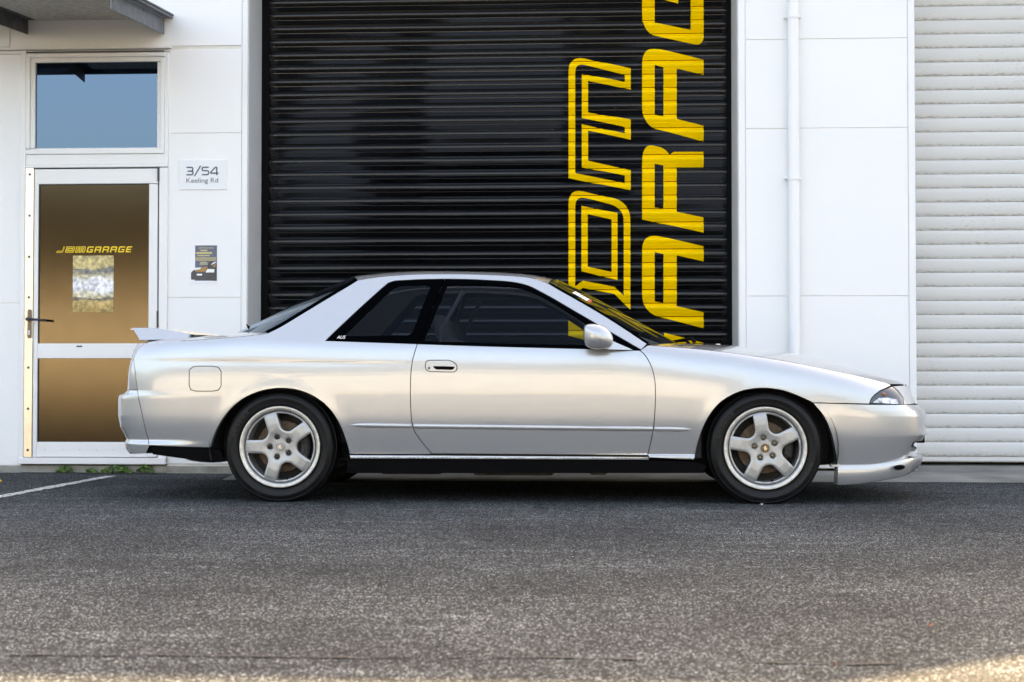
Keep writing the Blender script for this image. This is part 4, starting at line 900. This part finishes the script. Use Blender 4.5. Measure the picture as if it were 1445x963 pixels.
# --- side glass
gdoor = solve([(597, 482.3), (631, 403), (640, 401.6), (662, 401.3), (690, 402), (716, 404), (732, 406), (748, 410.5), (765, 418.5), (788, 431.5), (827, 456.5), (876, 486.5), (880, 488.6), (815, 487), (728, 485.5), (644, 483)])
trim = [S_['dl'][0], *S_['tt'][::-1], S_['dr'][-1], *S_['belt']]
panel('window_trim', [trim, gdoor], 'trim', door, gap=0.0015, off=-0.003, hole_gap=0.0, fl=0.012)
panel('door_window', [gdoor], 'glass', door, gap=-0.004, off=-0.010, fl=0, gx=0.05, gz=0.05)
qin = solve([(484.5, 474.3), (490, 468.5), (525, 435), (552, 409), (559, 404.5), (566, 402.8), (600, 402), (605, 402.6), (607.3, 405), (583, 466), (580, 471), (575, 474)])
panel('quarter_window_frame', [S_['qw'], qin], 'trim', gap=0.0015, off=-0.003, hole_gap=0.0, fl=0.012)
qg = panel('quarter_window', [qin], 'glass', gap=-0.004, off=-0.007, fl=0, gx=0.05, gz=0.05)
# sticker on the quarter window frame
st0 = solve([(475.2, 478.2), (487.6, 478.2)]); pA, pB = Srf(*st0[0], 0.0005), Srf(*st0[1], 0.0005)
cu = bpy.data.curves.new('sticker', 'FONT'); cu.body = 'AUS'; cu.size = 0.0245; cu.shear = 0.3; cu.space_character = 1.0
t_o = bpy.data.objects.new('tmp', cu); C.objects.link(t_o); bpy.context.view_layer.update(); me = bpy.data.meshes.new_from_object(t_o.evaluated_get(bpy.context.evaluated_depsgraph_get())); bpy.data.objects.remove(t_o)
for v_ in me.vertices:
    s_ = st0[0][0] + v_.co.x; z_ = st0[0][1] + v_.co.y; p = Srf(s_, z_, 0.001); v_.co = Vector(p)
me.materials.clear(); link('sticker', me, 'white_print', qg[0])
# banner letters along the windscreen edge (white, last one red)
bs = solve([(805.5, 416.5), (830.5, 431)]); 
for k in range(6):
    a0, a1 = k / 6 + .012, (k + 1) / 6 - .02
    def bp_(t_, dy): 
        p0, p1 = Srf(*bs[0], -.001), Srf(*bs[1], -.001); p = p0 + (p1 - p0) * t_; return p + np.array([0.020, 0.055, 0.013]) * dy + np.array([0.004, 0, 0.012])
    pyd('banner_letter', [bp_(a0, .15), bp_(a1, .15), bp_(a1 + .02, .95), bp_(a0 + .02, .95)], [(0, 1, 2, 3)], 'red_print' if k == 5 else 'white_print', scr)

# --- door handle, moulding, mirror
hz_lo = solve([(611, 516.8), (641.5, 517.6), (640.5, 520.5), (638, 522.4), (616, 521.8), (612.5, 519.8)])
hnd = panel('door_handle', [S_['hd'], hz_lo], 'paint', door, gap=0.0022, off=0.0015, hole_gap=0, gx=.01, gz=.004)
panel('handle_recess', [hz_lo], 'plastic', door, gap=-0.004, off=-0.016, fl=0, gx=.02, gz=.01)
kc = Srf(*solve([(605.5, 519.8)])[0], 0.002)
bm = bmesh.new(); lathe_bm(bm, [(0.0, -.002), (.0035, -.002), (.004, -.0008), (.0062, -.0012), (.0075, .003)], 14, kc); bm_obj('door_lock', bm, 'screw', door[0], 40)
def moulding(px0, px1, y0, y1, t0, t1, parent):
    q = solve([(px0, y0), (px1, y1)]); n = max(8, int((px1 - px0) / 12)); v = []; sec = 7
    for i in range(n + 1):
        u = i / n; s = q[0][0] + (q[1][0] - q[0][0]) * u; z = q[0][1] + (q[1][1] - q[0][1]) * u; d = min(u, 1 - u) * (px1 - px0); k = 1.0
        if t0 and u * (px1 - px0) < 16: k = math.sqrt(max(0.02, u * (px1 - px0) / 16))
        if t1 and (1 - u) * (px1 - px0) < 16: k = math.sqrt(max(0.02, (1 - u) * (px1 - px0) / 16))
        for j in range(sec):
            a_ = math.pi * j / (sec - 1); v.append(Srf(s, z + 0.0125 * k * math.cos(a_), 0.0085 * k * math.sin(a_) ** 0.7 - 0.0008))
    f = [(i * sec + j, (i + 1) * sec + j, (i + 1) * sec + j + 1, i * sec + j + 1) for i in range(n) for j in range(sec - 1)] + [tuple(range(sec)), tuple(n * sec + j for j in range(sec))[::-1]]
    v = np.array(v)
    for sg_ in (0, 1):
        bm = bmesh.new(); bv = [bm.verts.new(p * (1, 1 - 2 * sg_, 1)) for p in v]
        for t_ in f: bm.faces.new([bv[i] for i in t_])
        bm_obj('side_moulding', bm, 'paint', parent[sg_] if parent else car, 50)
moulding(494.5, 580.3, 600.2, 601.6, 1, 0, qp); moulding(583.8, 921.2, 601.7, 605.6, 0, 0, door); moulding(924, 975.5, 605.7, 606.4, 0, 1, None)
def pillow(name, outline, y_in, y_out, m, parent, nl=9, Y=7.6, sq=0.55):
    P = np.array([(un(a_, b_, Y)[0] - CX, un(a_, b_, Y)[2]) for a_, b_ in outline]); c_ = P.mean(0); v = []; k = len(P); f = []
    for i in range(nl):
        t_ = -1 + 2 * i / (nl - 1); sc = max(0.02, (1 - abs(t_) ** 6.0)) ** (sq * .7); y = (y_in + y_out) / 2 + (y_out - y_in) / 2 * t_
        for p in P: q = c_ + (p - c_) * sc; v.append((q[0], y, q[1]))
    for i in range(nl - 1):
        for j in range(k): f.append((i * k + j, i * k + (j + 1) % k, (i + 1) * k + (j + 1) % k, (i + 1) * k + j))
    f += [tuple(range(k))[::-1], tuple((nl - 1) * k + j for j in range(k))]; v = np.array(v); obs = []
    for sg_ in (0, 1):
        bm = bmesh.new(); bv = [bm.verts.new(p * (1, 1 - 2 * sg_, 1)) for p in v]
        for t_ in f: bm.faces.new([bv[i] for i in t_])
        obs.append(bm_obj(name, bm, m, parent[sg_] if isinstance(parent, (list, tuple)) else parent, 60))
    return obs
mo = round_corners([(824, 459), (835, 457), (850, 459), (861, 467), (866, 479), (864, 490), (846, 494.5), (830, 491.5), (824, 484), (823, 470)], {i: 9 for i in range(10)}, 4)
mir = pillow('wing_mirror', mo, -0.80, -0.985, 'paint', door, 13)
mb = Srf(*solve([(868, 486)])[0]); 
for sg_ in (0, 1):
    k_ = 1 - 2 * sg_; tri = [Srf(*q, 0.004) for q in solve([(858, 478), (893, 494), (850, 493.5)])]; out_ = [p + np.array([-.01, -.05, 0.0]) * w_ for p, w_ in zip(tri, (1, .05, 1))]
    pyd('mirror_base', np.array(tri + out_) * (1, k_, 1), [(3, 5, 4), (0, 1, 4, 3), (1, 2, 5, 4), (2, 0, 3, 5)], 'paint', door[sg_], 30)
gx0 = un(824, 470, 7.6)[0] - CX
for sg_ in (1, -1): box('mirror_glass', (gx0 + .004, min(-.94 * sg_, -.845 * sg_), .865), (gx0 + .016, max(-.94 * sg_, -.845 * sg_), .935), 'mirrorglass', door[0 if sg_ == 1 else 1], .004)

# --- rear wing
def xzl(q, Y): p = un(q[0], q[1], Y); return (p[0] - CX, p[2])
end_out = [xzl(q, 7.86) for q in [(183, 462.3), (197, 480.8), (230, 479.6), (266.5, 478.3), (266.5, 473), (263, 470.5), (250, 468), (230, 464.6), (210, 462.3)]]
bm = bmesh.new(); rings = []
for y, d in ((-.655, .006), (-.648, 0.0), (-.60, 0.0), (-.56, .0), (-.552, .006)):
    c_ = np.mean(end_out, 0); rings.append([bm.verts.new((p[0] + (c_[0] - p[0]) * d * 4, y + 0.55 * (p[1] - .885), p[1] + (c_[1] - p[1]) * d * 8)) for p in end_out])
for i in range(4):
    for j in range(len(end_out)): bm.faces.new((rings[i][j], rings[i][(j + 1) % len(end_out)], rings[i + 1][(j + 1) % len(end_out)], rings[i + 1][j]))
bm.faces.new(rings[0][::-1]); bm.faces.new(rings[-1])
g2 = bmesh.ops.duplicate(bm, geom=bm.verts[:] + bm.edges[:] + bm.faces[:])
for e_ in g2['geom']:
    if isinstance(e_, bmesh.types.BMVert): e_.co.y *= -1
bl = [xzl(q, 7.93) for q in [(186, 465.5), (193, 463.2), (240, 465.5), (280, 469.3), (311, 473.5), (300, 474.3), (262, 471.8), (215, 469.5)]]
R_ = [[bm.verts.new((p[0] + 0.02 * (1 - (y / .66) ** 2) * -1.6, y, p[1] + 0.006 * (1 - (y / .66) ** 2))) for p in bl] for y in np.linspace(-.60, .60, 13)]
for i in range(12):
    for j in range(len(bl)): bm.faces.new((R_[i][j], R_[i][(j + 1) % len(bl)], R_[i + 1][(j + 1) % len(bl)], R_[i + 1][j]))
bm.faces.new(R_[0][::-1]); bm.faces.new(R_[-1])
bm_obj('rear_wing', bm, 'paint', car, 35)
# small aerial stub at the foot of the rear window, wipers, washer jet
pa = un(352, 466, 8.2) - CO
bm = bmesh.new(); tube_bm(bm, [pa, pa + np.array([-.005, 0, .018]), pa + np.array([-.018, 0, .034])], [.009, .006, .003], 8); tube_bm(bm, [pa + np.array([-.012, 0, .02]), pa + np.array([.022, 0, .006])], [.006, .010], 8); add_box(bm, tuple(pa + np.array([-.012, -.015, -.008])), tuple(pa + np.array([.02, .015, .004])))
bm_obj('aerial', bm, 'plastic', car)
pw = un(958, 484.5, 8.25) - CO
for k in range(2):
    o_ = np.array([0.0, .45 * k, 0.0]); tube('wiper', [pw + o_ + np.array([.09, .0, .006]), pw + o_ + np.array([.075, .02, .026]), pw + o_ + np.array([.03, .06, .022]), pw + o_ + np.array([-.01, .42, .02])], [.010, .011, .007, .005], 'plastic', car, 8)
pj = un(1013, 487.5, 8.25) - CO; box('washer_jet', tuple(pj + np.array([-.014, -.015, -.008])), tuple(pj + np.array([.014, .015, .008])), 'lip', car, .004)

# --- wheels
def wheel(wx, side, ang0, nutm):
    # built with the outer face towards -y, then turned for the far side
    bm = bmesh.new(); TY = 0.0
    lipp = [(.2215, .010), (.2235, -.002), (.221, -.009), (.214, -.010), (.206, -.007), (.2005, .000), (.1985, .010), (.194, .019), (.1905, .024), (.187, .034), (.183, .06), (.178, .17), (.20, .20)]
    lathe_bm(bm, lipp, 72)
    me_holes = []
    for k in range(5):
        be = R(ang0 + 36 + 72 * k); w_ = .0355; c_ = .1335; rho = c_ * math.sin(R(36)) - w_; pts = []
        # near circle from one tangent to the other
        for j in range(11): t_ = R(180 + (-(90 - 36) + (2 * (90 - 36)) * j / 10)); pts.append((c_ + rho * math.cos(t_), rho * math.sin(t_)))
        def edge(sgn):
            ro = .1835; # where the straight spoke edge meets the outer radius
            th = 36 - math.degrees(math.asin(w_ / ro)); return th * sgn
        tA = edge(1)
        outp = [(.1835 * math.cos(R(-tA + 2 * tA * j / 12)), .1835 * math.sin(R(-tA + 2 * tA * j / 12))) for j in range(13)]
        lo_, hi_ = (pts, outp)
        loop = pts[::1]
        # pts run from +side to -side; close along the outer arc
        if pts[-1][1] > 0: loop = pts[::-1]
        loop = list(loop) + outp
        me_holes.append(np.array([(p[0] * math.cos(be) - p[1] * math.sin(be), p[0] * math.sin(be) + p[1] * math.cos(be)) for p in loop]))
    outer = np.array([(.1935 * math.cos(2 * math.pi * j / 72), .1935 * math.sin(2 * math.pi * j / 72)) for j in range(72)])
    V, T, lids = tri_region([outer] + [resample(h, 0.008) for h in me_holes], 0.0055, 0.0055)
    rr = np.hypot(V[:, 0], V[:, 1])
    hgt = np.interp(rr, [0, .030, .045, .072, .095, .13, .17, .19, .2], [.008, .008, .008, .004, .000, -.002, .001, .008, .014])
    # rounded shoulders along the window edges
    dd = np.min([dist_poly(V, h) for h in me_holes], axis=0); hgt = hgt + 0.0035 * np.exp(-(dd / .005) ** 2) * (rr < .186)
    # pockets round the nuts
    for k in range(5):
        a_ = R(ang0 + 72 * k); d_ = np.hypot(V[:, 0] - .057 * math.cos(a_), V[:, 1] - .057 * math.sin(a_)); hgt = hgt + .011 * np.exp(-(d_ / .0145) ** 6)
    bv = [bm.verts.new((V[i, 0], hgt[i], V[i, 1])) for i in range(len(V))]
    for t_ in T: bm.faces.new([bv[i] for i in t_])
    for lid in lids[1:]:
        bk_ = [bm.verts.new((V[i, 0] * .985, hgt[i] + .045, V[i, 1] * .985)) for i in lid]
        for j in range(len(lid)): bm.faces.new((bv[lid[j]], bv[lid[(j + 1) % len(lid)]], bk_[(j + 1) % len(lid)], bk_[j]))
    me = bpy.data.meshes.new('wheel'); bmesh.ops.recalc_face_normals(bm, faces=bm.faces[:]); bm.to_mesh(me); bm.free()
    me.materials.append(M['alloy']); me.materials.append(M['lip'])
    rad = [math.hypot(p.center.x, p.center.z) for p in me.polygons]
    me.polygons.foreach_set('material_index', [1 if r_ > .1995 else 0 for r_ in rad])
    wo = link('wheel', me, None, car, 38)
    wo.location = (wx, -.800 * side, WZ); wo.rotation_euler = (0, 0, 0 if side == 1 else math.pi)
    # tyre
    tp = [(.219, .014), (.2225, .004), (.230, -.004), (.236, -.0085), (.2375, -.0105), (.240, -.0102), (.252, -.0145), (.264, -.0165), (.2655, -.0185), (.268, -.018), (.277, -.0155), (.288, -.008), (.2905, -.0085), (.293, -.006), (.299, .004), (.3035, .014), (.306, .020), (.3065, .024), (.303, .026), (.303, .030), (.3085, .032), (.3105, .06), (.3115, .10), (.3105, .145), (.3065, .18), (.295, .205), (.27, .216), (.235, .205), (.219, .19)]
    bm = bmesh.new(); rings = lathe_bm(bm, tp, 96)
    # tread blocks on the shoulder
    for ri in (14, 15, 16, 17):
        for k in range(96):
            if k % 2 == 0: v_ = rings[ri][k]; q = 0.9945; v_.co.x *= q; v_.co.z *= q
    for v_ in bm.verts:
        if v_.co.z < -WZ + .0: 
            v_.co.z = -WZ + 0.0005
        if v_.co.z < -.2 and v_.co.y < .06: v_.co.y -= .006 * ((-.2 - v_.co.z) / .1) ** 2
    ty = bm_obj('tyre', bm, 'rubber', wo, 32)
    # raised sidewall marks
    bm = bmesh.new()
    for a_c in (150, -35):
        for j in range(6):
            a_ = R(a_c + (j - 2.5) * 6.2); wl_ = 0.010
            for (r0, r1, o0, o1) in ((.250, .253, -1, 1), (.262, .265, -1, 1), (.250, .265, -1, -.6), (.250, .265, .6, 1))[: 4 if j % 3 else 3]:
                def pp(r_, o_): t_ = a_ + o_ * wl_ / .257; return (r_ * math.cos(t_), -.0190, r_ * math.sin(t_))
                q = [pp(r0, o0), pp(r0, o1), pp(r1, o1), pp(r1, o0)]; vv = [bm.verts.new(x) for x in q]; bm.faces.new(vv)
    tag(bm_obj('tyre_lettering', bm, 'tyl', wo), kind='stuff') 
    # nuts and cap
    for k in range(5):
        a_ = R(ang0 + 72 * k); bm = bmesh.new(); c_ = (.057 * math.cos(a_), .010, .057 * math.sin(a_))
        lathe_bm(bm, [(.0, -.004), (.004, -.0035), (.0065, -.003), (.0095, -.010), (.0105, -.009), (.0112, .004)], 12, c_); bm_obj('wheel_nut', bm, nutm, wo, 30)
    bm = bmesh.new(); lathe_bm(bm, [(.0, -.004), (.014, -.004), (.016, -.001), (.0185, -.001), (.0205, -.004), (.0225, -.004), (.024, .0), (.0245, .012)], 32, (0, 0.002, 0)); bm_obj('hub_cap', bm, 'nut' if nutm == 'nut' else 'alloy', wo, 35)
    q = np.array([(-.010, .002), (-.003, .012), (.002, .013), (.010, -.002), (.003, -.012), (-.002, -.013)]) * .95
    bm = bmesh.new(); vv = [bm.verts.new((p[0], -.0045, p[1])) for p in q]; bm.faces.new(vv); e_ = bmesh.ops.extrude_face_region(bm, geom=bm.faces[:]); 
    for g_ in e_['geom']:
        if isinstance(g_, bmesh.types.BMVert): g_.co.y += .003
    bm_obj('emblem', bm, 'emblem', wo)
    # brake
    bm = bmesh.new(); lathe_bm(bm, [(.0, .055), (.062, .055), (.070, .060), (.076, .072), (.140, .072), (.1405, .074), (.1405, .094), (.07, .094)], 48); bm_obj('brake_disc', bm, 'disc', wo, 30)
    bm = bmesh.new()
    for j in range(8):
        pass
    ca_ = [R(-28 + 56 * j / 8 + (8 if wx > 0 else -6)) for j in range(9)]; ring = []
    for a_ in ca_: ring.append([bm.verts.new((r_ * math.cos(a_), y_, r_ * math.sin(a_))) for r_, y_ in ((.098, .052), (.110, .040), (.142, .040), (.156, .050), (.156, .11), (.098, .11))])
    for j in range(8):
        for t_ in range(6): bm.faces.new((ring[j][t_], ring[j][(t_ + 1) % 6], ring[j + 1][(t_ + 1) % 6], ring[j + 1][t_]))
    bm.faces.new(ring[0]); bm.faces.new(ring[-1][::-1])
    for a_ in (R(-12), R(14)):
        add_box(bm, (.122 * math.cos(a_) - .014, .034, .122 * math.sin(a_) - .014), (.122 * math.cos(a_) + .014, .041, .122 * math.sin(a_) + .014), .004)
    cal = bm_obj('brake_caliper', bm, 'caliper', wo, 35)
    bm = bmesh.new(); a_ = R(ang0 - 72 - 24); tube_bm(bm, [(.186 * math.cos(R(-78)), .018, .186 * math.sin(R(-78))), (.174 * math.cos(R(-78)), .006, .174 * math.sin(R(-78)))], .0045, 8); bm_obj('tyre_valve', bm, 'plastic', wo)
    bm = bmesh.new(); lathe_bm(bm, [(.0, .12), (.19, .12)], 40); bm_obj('back_plate', bm, 'under', wo)
    return wo
for side in (1, -1):
    wheel(WXR, side, 180 if side == 1 else 10, 'dark_nut'); wheel(WXF, side, 171 if side == 1 else 33, 'nut')

# --- wheel housings, floor, exhaust, interior
def housing(xc):
    for sg_ in (1, -1):
        bm = bmesh.new(); n = 26; A_, B_ = [], []
        for j in range(n + 1):
            a_ = R(-12 + 204 * j / n); A_.append(bm.verts.new((xc + .388 * math.cos(a_), -.818 * sg_, WZ + .362 * math.sin(a_)))); B_.append(bm.verts.new((xc + .388 * math.cos(a_), -.50 * sg_, WZ + .362 * math.sin(a_))))
        for j in range(n): bm.faces.new((A_[j], A_[j + 1], B_[j + 1], B_[j]))
        bm.faces.new(B_); bm_obj('wheel_housing', bm, 'under', car, 40)
housing(WXR); housing(WXF)
box('floor_pan', (-.92, -.77, .185), (.92, .77, .235), 'under', car, .01)
for x0, x1 in ((-2.15, WXR - .40), (WXF + .40, 2.05)): box('end_pan', (x0, -.60, .25), (x1, .60, .30), 'under', car, .01)
box('mid_pan', (WXR - .41, -.49, .22), (-.91, .49, .30), 'under', car, .01); box('engine_pan', (.91, -.49, .20), (WXF + .41, .49, .62), 'under', car, .01)
tube('exhaust', [(1.0, -.25, .19), (.3, -.28, .17), (-.6, -.30, .17), (-1.0, -.2, .20), (-1.5, -.25, .22)], .028, 'steel_pipe', car, 10)
bm = bmesh.new(); lathe_bm(bm, [(.0, -.10), (.06, -.10), (.075, -.08), (.075, .30), (.06, .32), (0, .32)], 20, (-1.86, -.20, .255)); 
for v_ in bm.verts: v_.co.z = .235 + (v_.co.z - .255) * .75; v_.co.x = -1.84 + (v_.co.x + 1.86) * 2.6
bm_obj('muffler', bm, 'steel_pipe', car, 40)
tube('tail_pipe', [(-1.95, .45, .24), (-2.2, .47, .27), (-2.3, .47, .27)], .04, 'steel_pipe', car, 14)
for x, l_ in ((-.62, .35), (-.05, .45), (.42, .10)): box('exhaust_shield', (x - l_ / 2, -.62, .135 + .006 * random.random()), (x + l_ / 2, -.40, .16), 'steel_pipe', car, .012)
box('arch_bracket', (WXF + .352, -.79, .20), (WXF + .40, -.72, .212), 'lip', car, .002)
for sg_ in (1, -1):
    box('door_card', (-.62, min(-.735 * sg_, -.72 * sg_), .25), (.88, max(-.735 * sg_, -.72 * sg_), .855), 'dash', car); box('rear_side_card', (-1.35, min(-.70 * sg_, -.69 * sg_), .55), (-.63, max(-.70 * sg_, -.69 * sg_), .87), 'dash', car)
box('parcel_shelf', (-1.78, -.66, .80), (-1.16, .66, .85), 'cloth', car, .01); box('firewall', (.93, -.70, .24), (.98, .70, .80), 'dash', car)
def seat(x, y):
    bm = bmesh.new(); add_box(bm, (x - .26, y - .25, .26), (x + .26, y + .25, .44), .06, 3)
    s = empty('seat', (0, 0, 0)); s.parent = car
    bm_obj('cushion', bm, 'cloth', s, 60)
    bm = bmesh.new(); add_box(bm, (-.07, y - .25, 0), (.07, y + .25, .50), .06, 3)
    for v_ in bm.verts: t_ = v_.co.z; v_.co.x += x - .24 - t_ * .38; v_.co.z += .40; v_.co.y = y + (v_.co.y - y) * (1 - .15 * t_ / .56)
    bm_obj('backrest', bm, 'cloth', s, 60)
    bm = bmesh.new(); add_box(bm, (-.05, y - .13, 0), (.05, y + .13, .17), .045, 3)
    for v_ in bm.verts: v_.co.x += x - .24 - .56 * .38 - v_.co.z * .3; v_.co.z += .865
    bm_obj('headrest', bm, 'cloth', s, 60)
    for dy in (-.05, .05): tube('headrest_post', [(x - .24 - .50 * .38, y + dy, .84), (x - .24 - .56 * .38, y + dy, .92)], .006, 'lip', s, 6)
seat(.02, -.37); seat(.02, .37)
box('rear_seat', (-1.12, -.62, .30), (-.75, .62, .48), 'cloth', car, .05, 3); bm = bmesh.new(); add_box(bm, (-.06, -.62, 0), (.06, .62, .46), .05, 3)
for v_ in bm.verts: v_.co.x += -1.12 - v_.co.z * .3; v_.co.z += .42
bm_obj('rear_backrest', bm, 'cloth', car, 60)
for sg_ in (1, -1): tube('seat_belt', [(-.47, -.70 * sg_, .70), (-.44, -.69 * sg_, .95), (-.33, -.63 * sg_, 1.16)], .012, 'cloth', car, 6)
box('dashboard', (.56, -.70, .62), (.93, .70, .845), 'dash', car, .05, 3)
bm = bmesh.new(); n = 30; c_ = Vector((.40, -.37, .77)); ax = Vector((-.85, 0, .5)).normalized(); u_ = Vector((0, 1, 0)); w_ = ax.cross(u_); tube_bm(bm, [c_ + (u_ * math.cos(2 * math.pi * j / n) + w_ * math.sin(2 * math.pi * j / n)) * .175 for j in range(n + 1)], .014, 8, False); tube_bm(bm, [c_ - u_ * .17, c_ - ax * .03, c_ + u_ * .17], .016, 6); tube_bm(bm, [c_ - ax * .03, c_ - ax * .25], .03, 8)
bm_obj('steering_wheel', bm, 'dash', car, 60)
box('rear_view_mirror', (.30, -.10, 1.12), (.33, .10, 1.18), 'dash', car, .01)

# ================================================================== workshop across the yard and added trees (seen only in reflections)
ob = empty('opposite_building', (0, -38, 0), 'long low cream workshop across the yard behind the viewer', 'building')
box('wall', (-45, -44, 0), (40, -38, 4.1), 'cream', ob, 0, 1, True); box('roof', (-46, -45, 4.1), (41, -37.5, 4.4), 'roofing', ob, 0, 1, True)
box('gutter', (-46, -37.49, 4.0), (41, -37.38, 4.12), 'jamb', ob, .01, 1, True); box('wall_base', (-45, -37.99, 0), (40, -37.95, .5), 'conc', ob, 0, 1, True)

def added_tree(x, y, h, rw):  # added out of view: blocks low sky and darkens the door-glass reflection
    t = empty('sky_block_tree', (x, y, 0), 'unseen dark tree added behind the low workshop to block low sky in reflections', 'tree', 'row of added trees out of view')
    tube('trunk', [(0, 0, 0), (random.uniform(-.3, .3), 0, h * .35), (random.uniform(-.5, .5), random.uniform(-.5, .5), h * .75)], [.28, .2, .08], 'conc', t, 8)
    n = 1500; v = []; f = []
    for i in range(n):
        d = rng.normal(0, 1, 3); d /= np.linalg.norm(d); r = rng.random() ** .4; c = np.array([d[0] * rw * r, d[1] * rw * r, h * .55 + np.sign(d[2]) * abs(d[2]) ** .6 * h * .45 * r]); a_ = rng.normal(0, 1, 3); a_ /= np.linalg.norm(a_); b_ = np.cross(a_, rng.normal(0, 1, 3)); b_ /= np.linalg.norm(b_); q = .5
        k = len(v); v += [c - a_ * q, c + b_ * q * .6, c + a_ * q, c - b_ * q * .6]; f.append((k, k + 1, k + 2, k + 3))
    pyd('crown', v, f, 'hedge', t)
for i in range(21): added_tree(-52 + i * 4.7 + random.uniform(-.8, .8), -50 + random.uniform(-1.5, 1.5), 11.0 * random.uniform(.95, 1.03), 4.2)
